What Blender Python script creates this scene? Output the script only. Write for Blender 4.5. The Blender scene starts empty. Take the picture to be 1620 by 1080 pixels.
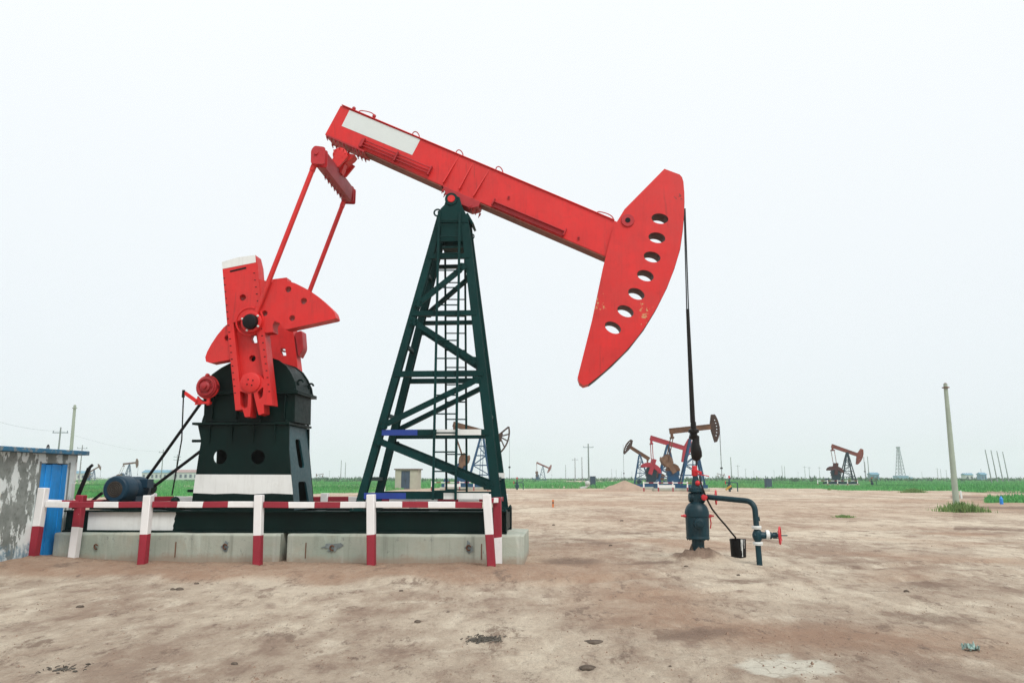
import bpy, bmesh, math, random
from mathutils import Vector, Matrix, noise
from mathutils.geometry import tessellate_polygon
random.seed(7)
R = math.radians
PI = math.pi
sc = bpy.context.scene
COL = sc.collection

# ------------------------------------------------------------------ camera
F = 1200.0
PITCH = R(10.16)
CAMZ = 1.6
HOR = 755.0
FH = F / math.cos(PITCH)
cam = bpy.data.cameras.new('camera')
cam.sensor_width = 36.0
cam.lens = 36.0 * F / 1620.0
cam.clip_start = 0.1
cam.clip_end = 6000
camo = bpy.data.objects.new('camera', cam)
camo.location = (0, 0, CAMZ)
camo.rotation_euler = (R(90) + PITCH, 0, 0)
COL.objects.link(camo)
sc.camera = camo

def ray(px, py):
    a, b = px - 810.0, 540.0 - py
    return Vector((a, F * math.cos(PITCH) - b * math.sin(PITCH), F * math.sin(PITCH) + b * math.cos(PITCH)))

# ------------------------------------------------------------------ the site frame (x along the pump, y away, z up)
TH = R(4.0)
O = Vector((0, 15.7, 0))
EX = Vector((math.cos(TH), -math.sin(TH), 0))
EY = Vector((math.sin(TH), math.cos(TH), 0))
C0 = Vector((0, 0, CAMZ)) - O
CL = Vector((C0.dot(EX), C0.dot(EY), CAMZ))

def L(px, py, y):
    """site coordinates (x, y, z) of the photo point lying on the plane y (a number, or a function of z)"""
    d = ray(px, py)
    dl = Vector((d.dot(EX), d.dot(EY), d.z))
    f = y if callable(y) else (lambda z: y)
    yy = f(3.0)
    for _ in range(8):
        t = (yy - CL.y) / dl.y
        p = CL + dl * t
        yy = f(p.z)
    return p

def G(px, d):
    """world x of a photo column at ground distance d"""
    return (px - 810.0) / FH * d

def ZH(py, d):
    return CAMZ + (HOR - py) / FH * d

def loc2w(p):
    return O + EX * p[0] + EY * p[1] + Vector((0, 0, p[2]))

def w2loc(p):
    q = Vector(p) - O
    return Vector((q.dot(EX), q.dot(EY), p[2]))

# ------------------------------------------------------------------ materials
def nodes(name):
    m = bpy.data.materials.new(name)
    m.use_nodes = True
    nt = m.node_tree
    b = nt.nodes['Principled BSDF']
    return m, nt, b

def add(nt, t, **kw):
    n = nt.nodes.new(t)
    for k, v in kw.items():
        setattr(n, k, v)
    return n

def noise_node(nt, coord, scale, detail=6, rough=0.6, stretch=None):
    n = add(nt, 'ShaderNodeTexNoise')
    n.inputs['Scale'].default_value = scale
    n.inputs['Detail'].default_value = detail
    n.inputs['Roughness'].default_value = rough
    src = coord
    if stretch:
        mp = add(nt, 'ShaderNodeMapping')
        mp.inputs['Scale'].default_value = stretch
        nt.links.new(coord, mp.inputs['Vector'])
        src = mp.outputs[0]
    nt.links.new(src, n.inputs['Vector'])
    return n.outputs['Fac']

def ramp(nt, src, p0, p1, v0=0.0, v1=1.0):
    n = add(nt, 'ShaderNodeMapRange')
    n.inputs['From Min'].default_value = p0
    n.inputs['From Max'].default_value = p1
    n.inputs['To Min'].default_value = v0
    n.inputs['To Max'].default_value = v1
    nt.links.new(src, n.inputs['Value'])
    return n.outputs['Result']

def mixc(nt, fac, a, b):
    n = add(nt, 'ShaderNodeMix', data_type='RGBA')
    for s, v in ((0, fac), (6, a), (7, b)):
        if isinstance(v, (int, float)):
            n.inputs[s].default_value = v
        elif isinstance(v, tuple):
            n.inputs[s].default_value = (*v, 1)
        else:
            nt.links.new(v, n.inputs[s])
    return n.outputs[2]

def mul(nt, a, b, op='MULTIPLY'):
    n = add(nt, 'ShaderNodeMath', operation=op)
    for i, v in enumerate((a, b)):
        if isinstance(v, (int, float)):
            n.inputs[i].default_value = v
        else:
            nt.links.new(v, n.inputs[i])
    return n.outputs[0]

def bump(nt, b, h, strength, dist=0.02):
    n = add(nt, 'ShaderNodeBump')
    n.inputs['Strength'].default_value = strength
    n.inputs['Distance'].default_value = dist
    nt.links.new(h, n.inputs['Height'])
    nt.links.new(n.outputs[0], b.inputs['Normal'])

def paint(name, col, rough=0.45, var=0.12, chip=0.0, chipcol=(0.4, 0.3, 0.15), dirt=0.0, dirtcol=(0.05, 0.03, 0.02),
          scale=1.0, metallic=0.0, bmp=0.06, spec=0.5, streak=0.0, fade=None, grime=0.0):
    m, nt, b = nodes(name)
    co = add(nt, 'ShaderNodeTexCoord').outputs['Object']
    n1 = noise_node(nt, co, 1.3 * scale, 5)
    n2 = noise_node(nt, co, 14 * scale, 6, 0.7)
    lo = tuple(c * (1 - var) for c in col)
    hi = tuple(min(1, c * (1 + var * 0.6)) for c in col)
    c = mixc(nt, ramp(nt, n1, 0.3, 0.7), lo, hi)
    if fade:
        nf = noise_node(nt, co, 0.8 * scale, 7, 0.66)
        c = mixc(nt, ramp(nt, nf, 0.46, 0.66, 0, 0.75), c, fade)
    if grime:
        ng = noise_node(nt, co, 7 * scale, 7, 0.7, (1.6, 1.6, 0.16))
        ngm = noise_node(nt, co, 1.1 * scale, 4, 0.6)
        c = mixc(nt, mul(nt, ramp(nt, ng, 0.56, 0.72, 0, grime), ramp(nt, ngm, 0.42, 0.6)), c, (0.075, 0.012, 0.009))
        nk = noise_node(nt, co, 26 * scale, 3, 0.5)
        c = mixc(nt, mul(nt, ramp(nt, nk, 0.70, 0.74, 0, 0.8), ramp(nt, ngm, 0.35, 0.55)), c, (0.10, 0.03, 0.02))
    if streak:
        ns = noise_node(nt, co, 5 * scale, 5, 0.65, (3.0, 3.0, 0.25))
        c = mixc(nt, ramp(nt, ns, 0.5, 0.78, 0, streak), c, dirtcol)
    if dirt:
        nd = noise_node(nt, co, 3.1 * scale, 9, 0.75)
        c = mixc(nt, ramp(nt, nd, 0.55, 0.72, 0, dirt), c, dirtcol)
    if chip:
        nc = noise_node(nt, co, 6.5 * scale, 10, 0.72)
        c = mixc(nt, ramp(nt, nc, 0.74 - chip, 0.755 - chip, 0, 0.9), c, chipcol)
    nt.links.new(c, b.inputs['Base Color'])
    nt.links.new(ramp(nt, n2, 0.3, 0.75, rough - 0.08, min(1, rough + 0.15)), b.inputs['Roughness'])
    b.inputs['Metallic'].default_value = metallic
    b.inputs['Specular IOR Level'].default_value = spec
    bump(nt, b, n2, bmp, 0.02)
    return m

M = {}
M['red'] = paint('red_paint', (0.62, 0.010, 0.009), 0.5, 0.16, 0.035, (0.30, 0.012, 0.012), dirt=0.4, dirtcol=(0.34, 0.008, 0.008), streak=0.3, fade=(0.54, 0.022, 0.019), grime=0.65)
M['red_head'] = paint('chipped_red_paint', (0.61, 0.010, 0.009), 0.5, 0.16, 0.052, (0.45, 0.24, 0.08), dirt=0.35, dirtcol=(0.36, 0.012, 0.01), streak=0.25, fade=(0.53, 0.021, 0.018), grime=0.5)
M['red_dark'] = paint('oily_red_paint', (0.40, 0.012, 0.018), 0.5, 0.3, 0.05, (0.15, 0.02, 0.01), dirt=0.5, dirtcol=(0.18, 0.015, 0.01))
M['rusty_red'] = paint('rusty_red_brown', (0.20, 0.05, 0.03), 0.7, 0.3, 0.06, (0.08, 0.03, 0.02), dirt=0.7, dirtcol=(0.07, 0.03, 0.02))
M['maroon'] = paint('dull_red_paint', (0.30, 0.022, 0.03), 0.55, 0.2, dirt=0.4, dirtcol=(0.12, 0.02, 0.02))
M['inner'] = paint('shaded_hole_lining', (0.12, 0.006, 0.008), 0.6, 0.2)  # head red darkened for shade and grime inside the holes
M['green'] = paint('dark_green_paint', (0.0006, 0.030, 0.029), 0.5, 0.3, 0.0, dirt=0.3, dirtcol=(0.003, 0.014, 0.013), streak=0.3, spec=0.13)
M['gear'] = paint('black_green_paint', (0.0004, 0.012, 0.010), 0.48, 0.35, dirt=0.4, dirtcol=(0.004, 0.007, 0.006), streak=0.5, spec=0.12)
M['well'] = paint('blue_black_paint', (0.003, 0.033, 0.046), 0.42, 0.3, dirt=0.5, dirtcol=(0.004, 0.008, 0.009), streak=0.5, spec=0.3)
M['teal'] = paint('teal_blue_and_lit_plate', (0.005, 0.052, 0.064), 0.42, 0.25, dirt=0.3, dirtcol=(0.005, 0.014, 0.016), streak=0.3, spec=0.3)  # wellhead paint; also the pedestal's right plate, lightened as if lit
M['motor'] = paint('blue_motor_paint', (0.007, 0.035, 0.062), 0.42, 0.25, dirt=0.4, dirtcol=(0.008, 0.012, 0.016), spec=0.3)
M['white'] = paint('white_paint', (0.72, 0.74, 0.72), 0.55, 0.08, 0.03, (0.25, 0.26, 0.24), dirt=0.3, dirtcol=(0.42, 0.42, 0.38), streak=0.35)
M['panel'] = paint('pale_grey_panel_paint', (0.62, 0.68, 0.67), 0.5, 0.04, dirt=0.12, dirtcol=(0.45, 0.46, 0.44))
M['blue'] = paint('blue_paint', (0.004, 0.035, 0.25), 0.45, 0.15, dirt=0.2)
M['fence_white'] = paint('fence_white_paint', (0.78, 0.77, 0.76), 0.6, 0.06, 0.055, (0.33, 0.3, 0.27), dirt=0.3, dirtcol=(0.45, 0.40, 0.35))
M['fence_red'] = paint('fence_crimson_paint', (0.29, 0.013, 0.03), 0.6, 0.22, 0.065, (0.42, 0.30, 0.27), dirt=0.25, dirtcol=(0.16, 0.03, 0.04))
M['black'] = paint('black_rubber', (0.004, 0.004, 0.005), 0.5, 0.2, spec=0.2)
M['wire'] = paint('steel_cable', (0.012, 0.018, 0.022), 0.4, 0.2, metallic=0.3)
M['oil'] = paint('oily_black', (0.006, 0.005, 0.004), 0.4, 0.4, dirt=0.6, dirtcol=(0.02, 0.012, 0.006), scale=3, spec=0.25)
M['rust'] = paint('rusty_iron', (0.16, 0.065, 0.03), 0.8, 0.4, 0.06, (0.05, 0.03, 0.02), scale=2)
M['brown'] = paint('rust_brown_paint', (0.125, 0.06, 0.03), 0.7, 0.45, 0.11, (0.36, 0.21, 0.11), dirt=0.9, dirtcol=(0.022, 0.012, 0.009), scale=0.9, spec=0.2)
M['darkbrown'] = paint('dark_rusty_paint', (0.05, 0.028, 0.02), 0.75, 0.5, 0.09, (0.22, 0.12, 0.06), dirt=0.8, dirtcol=(0.012, 0.008, 0.007), spec=0.2)
M['tan'] = paint('caked_tan_rust', (0.17, 0.10, 0.062), 0.8, 0.4, 0.08, (0.4, 0.3, 0.2), dirt=0.9, dirtcol=(0.05, 0.028, 0.018), spec=0.2)
M['redbrown'] = paint('faded_red_brown_paint', (0.20, 0.042, 0.03), 0.7, 0.4, dirt=0.7, dirtcol=(0.04, 0.014, 0.012), scale=0.8, spec=0.2)
M['darkred'] = paint('dark_red_brown_paint', (0.07, 0.018, 0.018), 0.75, 0.4, dirt=0.6, dirtcol=(0.02, 0.008, 0.008), spec=0.2)
M['crimson'] = paint('crimson_paint', (0.31, 0.010, 0.026), 0.55, 0.15, dirt=0.3, dirtcol=(0.2, 0.01, 0.02))
M['pblue'] = paint('field_blue_paint', (0.003, 0.06, 0.14), 0.5, 0.3, dirt=0.4, dirtcol=(0.012, 0.025, 0.05), spec=0.25)
M['dteal'] = paint('field_teal_paint', (0.004, 0.03, 0.045), 0.5, 0.3, spec=0.2)
M['concrete_pole'] = paint('pole_concrete', (0.32, 0.38, 0.31), 0.85, 0.12, dirt=0.3, dirtcol=(0.19, 0.22, 0.18), streak=0.3)
M['far_pole'] = paint('far_pole_concrete', (0.22, 0.24, 0.24), 0.85, 0.1)
M['far_steel'] = paint('far_steel', (0.16, 0.20, 0.23), 0.6, 0.1)
M['yellow'] = paint('ochre_yellow_paint', (0.45, 0.26, 0.03), 0.5, 0.2)
M['signal_red'] = paint('signal_red_paint', (0.55, 0.015, 0.025), 0.42, 0.15, dirt=0.3, dirtcol=(0.25, 0.01, 0.015))
M['orange'] = paint('orange_paint', (0.6, 0.16, 0.03), 0.6, 0.15)
M['sky_blue'] = paint('blue_plastic', (0.02, 0.25, 0.75), 0.4, 0.1)
M['hut'] = paint('hut_plaster', (0.40, 0.39, 0.31), 0.85, 0.12, dirt=0.35, dirtcol=(0.28, 0.25, 0.19), streak=0.3)
M['hut_roof'] = paint('hut_roof_slab', (0.16, 0.13, 0.11), 0.9, 0.2)
M['hut_door'] = paint('hut_door_blue', (0.03, 0.06, 0.10), 0.5, 0.2, dirt=0.4)
M['far_wall'] = paint('far_wall', (0.5, 0.52, 0.5), 0.8, 0.08)
M['far_blue'] = paint('far_blue_cladding', (0.10, 0.26, 0.36), 0.6, 0.1)
M['far_pinkroof'] = paint('far_red_roof', (0.32, 0.2, 0.19), 0.8, 0.1)
M['cloth'] = paint('pale_green_cloth', (0.30, 0.42, 0.38), 0.9, 0.2, dirt=0.4, dirtcol=(0.15, 0.17, 0.14), scale=6)
M['grille'] = paint('rusty_grille', (0.035, 0.028, 0.02), 0.7, 0.4, dirt=0.6, dirtcol=(0.07, 0.035, 0.015), scale=5)

def concrete_mat():
    m, nt, b = nodes('grey_green_concrete')
    co = add(nt, 'ShaderNodeTexCoord').outputs['Object']
    n1 = noise_node(nt, co, 0.9, 6, 0.6)
    c = mixc(nt, ramp(nt, n1, 0.35, 0.65), (0.30, 0.345, 0.285), (0.43, 0.455, 0.385))
    nb = noise_node(nt, co, 2.2, 8, 0.7)
    c = mixc(nt, ramp(nt, nb, 0.52, 0.7, 0, 0.6), c, (0.37, 0.33, 0.25))
    ns = noise_node(nt, co, 4.0, 5, 0.6, (2.2, 2.2, 0.12))
    c = mixc(nt, ramp(nt, ns, 0.52, 0.70, 0, 0.65), c, (0.22, 0.24, 0.20))
    nd = noise_node(nt, co, 7.0, 10, 0.75)
    c = mixc(nt, ramp(nt, nd, 0.60, 0.66, 0, 0.7), c, (0.16, 0.185, 0.175))
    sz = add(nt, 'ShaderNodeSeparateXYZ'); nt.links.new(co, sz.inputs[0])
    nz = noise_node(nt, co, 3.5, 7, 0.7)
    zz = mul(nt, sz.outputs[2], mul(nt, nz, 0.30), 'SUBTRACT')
    c = mixc(nt, ramp(nt, zz, 0.06, -0.06, 0, 0.75), c, (0.31, 0.235, 0.175))  # soil splash along the foot, doubling as painted contact shade
    nh = noise_node(nt, co, 1.6, 3, 0.5, (2.5, 1, 0.2))
    c = mixc(nt, ramp(nt, nh, 0.60, 0.72, 0, 0.5), c, (0.50, 0.52, 0.46))
    nt.links.new(c, b.inputs['Base Color'])
    b.inputs['Roughness'].default_value = 0.88
    n3 = noise_node(nt, co, 22, 8, 0.7)
    bump(nt, b, n3, 0.35, 0.02)
    return m
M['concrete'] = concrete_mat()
M['stain'] = paint('dark_seep_stain', (0.20, 0.235, 0.235), 0.9, 0.4, scale=6)

def plaster_mat():
    m, nt, b = nodes('peeling_whitewash')
    co = add(nt, 'ShaderNodeTexCoord').outputs['Object']
    n1 = noise_node(nt, co, 3.0, 7, 0.6)
    c = mixc(nt, ramp(nt, n1, 0.32, 0.68), (0.17, 0.195, 0.18), (0.31, 0.345, 0.325))
    n4 = noise_node(nt, co, 9.0, 8, 0.7)
    c = mixc(nt, ramp(nt, n4, 0.52, 0.62, 0, 0.6), c, (0.12, 0.135, 0.125))
    # patches of remaining white paint, torn mostly downwards
    n2 = noise_node(nt, co, 2.1, 9, 0.62, (1.0, 1.25, 0.7))
    pm = ramp(nt, n2, 0.485, 0.51)
    c = mixc(nt, mul(nt, pm, 0.95), c, (0.76, 0.83, 0.82))
    # blue dado stroke near the ground
    sep = add(nt, 'ShaderNodeSeparateXYZ')
    nt.links.new(co, sep.inputs[0])
    n5 = noise_node(nt, co, 4.5, 7, 0.7)
    zz = mul(nt, sep.outputs[2], mul(nt, n5, 0.55), 'SUBTRACT')
    bl = ramp(nt, zz, 0.14, 0.06)
    n6 = noise_node(nt, co, 8, 6, 0.7)
    c = mixc(nt, mul(nt, bl, ramp(nt, n6, 0.40, 0.58, 0.1, 0.75)), c, (0.05, 0.17, 0.26))
    nt.links.new(c, b.inputs['Base Color'])
    b.inputs['Roughness'].default_value = 0.92
    bump(nt, b, mul(nt, n4, mul(nt, pm, 0.4), 'ADD'), 0.5, 0.03)
    return m
M['plaster'] = plaster_mat()
M['slab'] = paint('blue_washed_slab', (0.035, 0.17, 0.30), 0.85, 0.3, 0.20, (0.22, 0.25, 0.25), dirt=0.7, dirtcol=(0.17, 0.20, 0.20), scale=1.1)
M['slab_under'] = paint('grey_slab', (0.2, 0.22, 0.21), 0.9, 0.3, dirt=0.5, dirtcol=(0.1, 0.11, 0.1))
M['door_blue'] = paint('bright_blue_door_paint', (0.006, 0.30, 0.78), 0.55, 0.25, 0.02, (0.2, 0.18, 0.12), dirt=0.35, dirtcol=(0.01, 0.12, 0.33), streak=0.6, scale=1.5)

def ground_mat():
    m, nt, b = nodes('silty_soil')
    co = add(nt, 'ShaderNodeTexCoord').outputs['Object']
    at = add(nt, 'ShaderNodeAttribute', attribute_name='soil')
    sp = add(nt, 'ShaderNodeSeparateColor')
    nt.links.new(at.outputs['Color'], sp.inputs[0])
    rr, gg, bb = sp.outputs[0], sp.outputs[1], sp.outputs[2]
    n1 = noise_node(nt, co, 0.34, 9, 0.66, (1.0, 0.6, 1))
    n2 = noise_node(nt, co, 1.9, 10, 0.72, (1.2, 0.55, 1))
    n3 = noise_node(nt, co, 11, 8, 0.72, (1.2, 0.5, 1))
    n4 = noise_node(nt, co, 55, 5, 0.7)
    mixn = mul(nt, mul(nt, n1, 0.62), mul(nt, n2, 0.38), 'ADD')
    c = mixc(nt, ramp(nt, mixn, 0.42, 0.56), (0.365, 0.272, 0.205), (0.64, 0.55, 0.43))
    c = mixc(nt, ramp(nt, n2, 0.56, 0.70, 0, 0.6), c, (0.76, 0.68, 0.55))
    c = mixc(nt, ramp(nt, n2, 0.45, 0.28, 0, 0.7), c, (0.26, 0.185, 0.145))
    c = mixc(nt, ramp(nt, n3, 0.42, 0.30, 0, 0.55), c, (0.24, 0.175, 0.135))
    c = mixc(nt, mul(nt, rr, ramp(nt, n3, 0.25, 0.7, 0.95, 0.6)), c, (0.37, 0.225, 0.148))
    # torn crust: crisp dark marks at two sizes, only where the soil is disturbed
    n6 = noise_node(nt, co, 1.3, 12, 0.8, (1.2, 0.5, 1))
    c = mixc(nt, ramp(nt, n6, 0.44, 0.385, 0, 0.8), c, (0.225, 0.16, 0.12))
    n7 = noise_node(nt, co, 4.6, 12, 0.82, (1.2, 0.55, 1))
    c = mixc(nt, mul(nt, ramp(nt, n7, 0.44, 0.38, 0, 0.9), ramp(nt, n1, 0.68, 0.42)), c, (0.175, 0.125, 0.098))
    c = mixc(nt, ramp(nt, n7, 0.60, 0.68, 0, 0.35), c, (0.68, 0.60, 0.48))
    # grey gravelly spill and dark crumbs
    n5 = noise_node(nt, co, 5.5, 10, 0.78)
    c = mixc(nt, ramp(nt, n5, 0.335, 0.295, 0, 0.85), c, (0.11, 0.09, 0.075))
    c = mixc(nt, ramp(nt, n4, 0.5, 0.25, 0, 0.45), c, (0.20, 0.155, 0.125))
    dk = mixc(nt, ramp(nt, n7, 0.35, 0.65), (0.135, 0.088, 0.062), (0.29, 0.205, 0.155))
    c = mixc(nt, ramp(nt, mul(nt, at.outputs['Alpha'], mul(nt, mul(nt, n7, 0.5, 'SUBTRACT'), 1.6), 'ADD'), 0.25, 0.6, 0, 0.9), c, dk)
    # dried mud pool with shrinkage cracks
    vo = add(nt, 'ShaderNodeTexVoronoi', feature='DISTANCE_TO_EDGE')
    vo.inputs['Scale'].default_value = 4.2
    wv = noise_node(nt, co, 3, 4)
    cx = add(nt, 'ShaderNodeVectorMath', operation='ADD')
    sc_ = add(nt, 'ShaderNodeVectorMath', operation='SCALE')
    cn = add(nt, 'ShaderNodeTexNoise')
    cn.inputs['Scale'].default_value = 5
    nt.links.new(co, cn.inputs['Vector'])
    nt.links.new(cn.outputs['Color'], sc_.inputs[0])
    sc_.inputs['Scale'].default_value = 0.22
    nt.links.new(co, cx.inputs[0])
    nt.links.new(sc_.outputs[0], cx.inputs[1])
    nt.links.new(cx.outputs[0], vo.inputs['Vector'])
    crack = ramp(nt, vo.outputs['Distance'], 0.0, 0.05, 0.25, 1.0)
    mud = mixc(nt, crack, (0.34, 0.29, 0.22), (0.70, 0.665, 0.56))
    c = mixc(nt, mul(nt, ramp(nt, mul(nt, bb, mul(nt, n7, 0.9), 'ADD'), 0.62, 1.05), ramp(nt, n3, 0.25, 0.5, 0.6, 0.92)), c, mud)
    # green under the grass
    gcol = mixc(nt, ramp(nt, n1, 0.35, 0.65), (0.05, 0.22, 0.06), (0.12, 0.34, 0.10))
    c = mixc(nt, gg, c, gcol)
    nt.links.new(c, b.inputs['Base Color'])
    b.inputs['Roughness'].default_value = 0.95
    b.inputs['Specular IOR Level'].default_value = 0.2
    h = mul(nt, mul(nt, n3, 0.9), mul(nt, mul(nt, n5, 0.9), mul(nt, n4, 0.28), 'ADD'), 'ADD')
    bump(nt, b, h, 0.9, 0.07)
    return m
M['ground'] = ground_mat()
M['dirt'] = paint('loose_dirt', (0.27, 0.185, 0.135), 0.95, 0.25, dirt=0.5, dirtcol=(0.17, 0.12, 0.09), scale=4, bmp=0.6, spec=0.2)
M['sandpile'] = paint('sand_heap', (0.38, 0.28, 0.21), 0.95, 0.2, dirt=0.4, dirtcol=(0.28, 0.2, 0.15), bmp=0.5, spec=0.2)
M['clod'] = paint('dark_clod', (0.12, 0.095, 0.075), 0.95, 0.4, scale=8, bmp=0.6, spec=0.2)
M['twig'] = paint('dead_weed', (0.085, 0.075, 0.06), 0.95, 0.4, scale=8)

def leaf_mat(name, a, bcol):
    m, nt, b = nodes(name)
    oi = add(nt, 'ShaderNodeNewGeometry')
    c = mixc(nt, oi.outputs['Random Per Island'], a, bcol)
    co = add(nt, 'ShaderNodeTexCoord').outputs['Object']
    ng = noise_node(nt, co, 0.05, 5, 0.65, (1, 0.45, 1))
    c = mixc(nt, ramp(nt, ng, 0.50, 0.66, 0, 0.7), c, tuple(v * 0.42 for v in a))
    ng2 = noise_node(nt, co, 0.09, 5, 0.65, (1, 0.4, 1))
    c = mixc(nt, ramp(nt, ng2, 0.54, 0.68, 0, 0.6), c, (0.24, 0.33, 0.13))
    nt.links.new(c, b.inputs['Base Color'])
    b.inputs['Roughness'].default_value = 0.7
    b.inputs['Specular IOR Level'].default_value = 0.25
    return m
M['grass'] = leaf_mat('grass_blades', (0.045, 0.24, 0.07), (0.15, 0.44, 0.13))
M['drygrass'] = leaf_mat('dull_grass_blades', (0.09, 0.2, 0.05), (0.24, 0.33, 0.12))
M['scrub'] = leaf_mat('far_scrub', (0.02, 0.075, 0.04), (0.05, 0.15, 0.07))

# ------------------------------------------------------------------ mesh builder
class MB:
    def __init__(s):
        s.v, s.f, s.m, s.mi = [], [], [], 0
    def vert(s, p):
        s.v.append(tuple(p)); return len(s.v) - 1
    def face(s, idx):
        s.f.append(tuple(idx)); s.m.append(s.mi)
    def plate(s, outer, holes, fn, t0, t1, hole_mi=None):
        """outline with holes in (a, b), swept from t0 to t1 through fn(a, b, t)"""
        def clean(l):
            return [tuple(q[:2]) for q in l]
        loops = [clean(outer)] + [clean(h) for h in holes]
        tri = tessellate_polygon([[Vector((a, b, 0)) for a, b in l] for l in loops])
        flat = [q for l in loops for q in l]
        f0 = [s.vert(fn(a, b, t0)) for a, b in flat]
        f1 = [s.vert(fn(a, b, t1)) for a, b in flat]
        if not holes:
            s.face(f0); s.face(f1[::-1])
        else:
            for t in tri:
                s.face([f0[i] for i in t]); s.face([f1[i] for i in t][::-1])
        k = 0
        for li, l in enumerate(loops):
            n = len(l)
            keep = s.mi
            if li and hole_mi is not None:
                s.mi = hole_mi
            for i in range(n):
                j = (i + 1) % n
                s.face((f0[k + i], f0[k + j], f1[k + j], f1[k + i]))
            s.mi = keep
            k += n
        return s
    def prism(s, pts, y0, y1, holes=(), hole_mi=None):
        return s.plate(pts, holes, lambda a, b, t: (a, t, b), y0, y1, hole_mi)
    def frame_box(s, p0, p1, w, h, up=(0, 0, 1), cuts=None, mats=None, jit=0.0):
        """bar from p0 to p1, w wide across, h along up; cuts (0..1) with a material each make bands"""
        p0, p1 = Vector(p0), Vector(p1)
        d = (p1 - p0).normalized()
        u = Vector(up)
        sd = d.cross(u)
        if sd.length < 1e-5:
            u = Vector((0, 1, 0)); sd = d.cross(u)
        sd.normalize(); u = sd.cross(d).normalized()
        cuts = cuts or [0, 1]
        rings = []
        for t in cuts:
            c = p0.lerp(p1, t)
            jj = jit if 0 < t < 1 else 0
            rings.append([s.vert(c + sd * (a * w / 2) + u * (b * h / 2) + d * (random.uniform(-jj, jj))) for a, b in ((-1, -1), (1, -1), (1, 1), (-1, 1))])
        keep = s.mi
        for k in range(len(rings) - 1):
            if mats: s.mi = mats[k]
            a, b = rings[k], rings[k + 1]
            for i in range(4):
                j = (i + 1) % 4
                s.face((a[i], a[j], b[j], b[i]))
            if k == 0: s.face(a[::-1])
            if k == len(rings) - 2: s.face(b)
        s.mi = keep
        return s
    bar = frame_box
    def box(s, x0, x1, y0, y1, z0, z1):
        return s.prism([(x0, z0), (x1, z0), (x1, z1), (x0, z1)], y0, y1)
    def tube(s, pts, r, seg=10, r1=None, cap=True):
        pts = [Vector(p) for p in pts]
        rings = []
        n = len(pts)
        ref = None
        for i, p in enumerate(pts):
            d = (pts[min(i + 1, n - 1)] - pts[max(i - 1, 0)]).normalized()
            if ref is None:
                ref = Vector((0, 0, 1)) if abs(d.z) < 0.9 else Vector((0, 1, 0))
            a = d.cross(ref).normalized()
            b = a.cross(d).normalized()
            ref = b
            rr = r if r1 is None else r + (r1 - r) * i / (n - 1)
            rings.append([s.vert(p + a * math.cos(2 * PI * k / seg) * rr + b * math.sin(2 * PI * k / seg) * rr) for k in range(seg)])
        for k in range(n - 1):
            for i in range(seg):
                j = (i + 1) % seg
                s.face((rings[k][i], rings[k][j], rings[k + 1][j], rings[k + 1][i]))
        if cap:
            s.face(rings[0][::-1]); s.face(rings[-1])
        return s
    def lathe(s, c, axis, prof, seg=24):
        """prof: (distance along axis, radius)"""
        c = Vector(c); d = Vector(axis).normalized()
        ref = Vector((0, 0, 1)) if abs(d.z) < 0.9 else Vector((0, 1, 0))
        a = d.cross(ref).normalized(); b = a.cross(d)
        rings = []
        for t, r in prof:
            r = max(r, 1e-4)
            rings.append([s.vert(c + d * t + a * math.cos(2 * PI * k / seg) * r + b * math.sin(2 * PI * k / seg) * r) for k in range(seg)])
        for k in range(len(rings) - 1):
            for i in range(seg):
                j = (i + 1) % seg
                s.face((rings[k][i], rings[k][j], rings[k + 1][j], rings[k + 1][i]))
        s.face(rings[0][::-1]); s.face(rings[-1])
        return s
    def torus(s, c, axis, R0, r, seg=24, sub=8, a0=0, a1=2 * PI):
        c = Vector(c); d = Vector(axis).normalized()
        ref = Vector((0, 0, 1)) if abs(d.z) < 0.9 else Vector((0, 1, 0))
        a = d.cross(ref).normalized(); b = a.cross(d)
        full = abs(a1 - a0) > 6.28
        n = seg if full else seg + 1
        rings = []
        for k in range(n):
            t = a0 + (a1 - a0) * k / seg
            e = a * math.cos(t) + b * math.sin(t)
            rings.append([s.vert(c + e * (R0 + r * math.cos(2 * PI * q / sub)) + d * r * math.sin(2 * PI * q / sub)) for q in range(sub)])
        for k in range(seg):
            A, B = rings[k], rings[(k + 1) % n]
            for q in range(sub):
                w = (q + 1) % sub
                s.face((A[q], A[w], B[w], B[q]))
        return s
    def ball(s, c, r, seg=12, squash=(1, 1, 1)):
        prof = []
        n = seg // 2
        c = Vector(c)
        base = len(s.v)
        s.lathe((0, 0, 0), (0, 0, 1), [(-math.cos(PI * i / n) * r, math.sin(PI * i / n) * r) for i in range(n + 1)], seg)
        for i in range(base, len(s.v)):
            v = s.v[i]
            s.v[i] = (c.x + v[0] * squash[0], c.y + v[1] * squash[1], c.z + v[2] * squash[2])
        return s
    def flipy(s, y0=0.0):
        s.v = [(x, 2 * y0 - y, z) for x, y, z in s.v]
        return s

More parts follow.
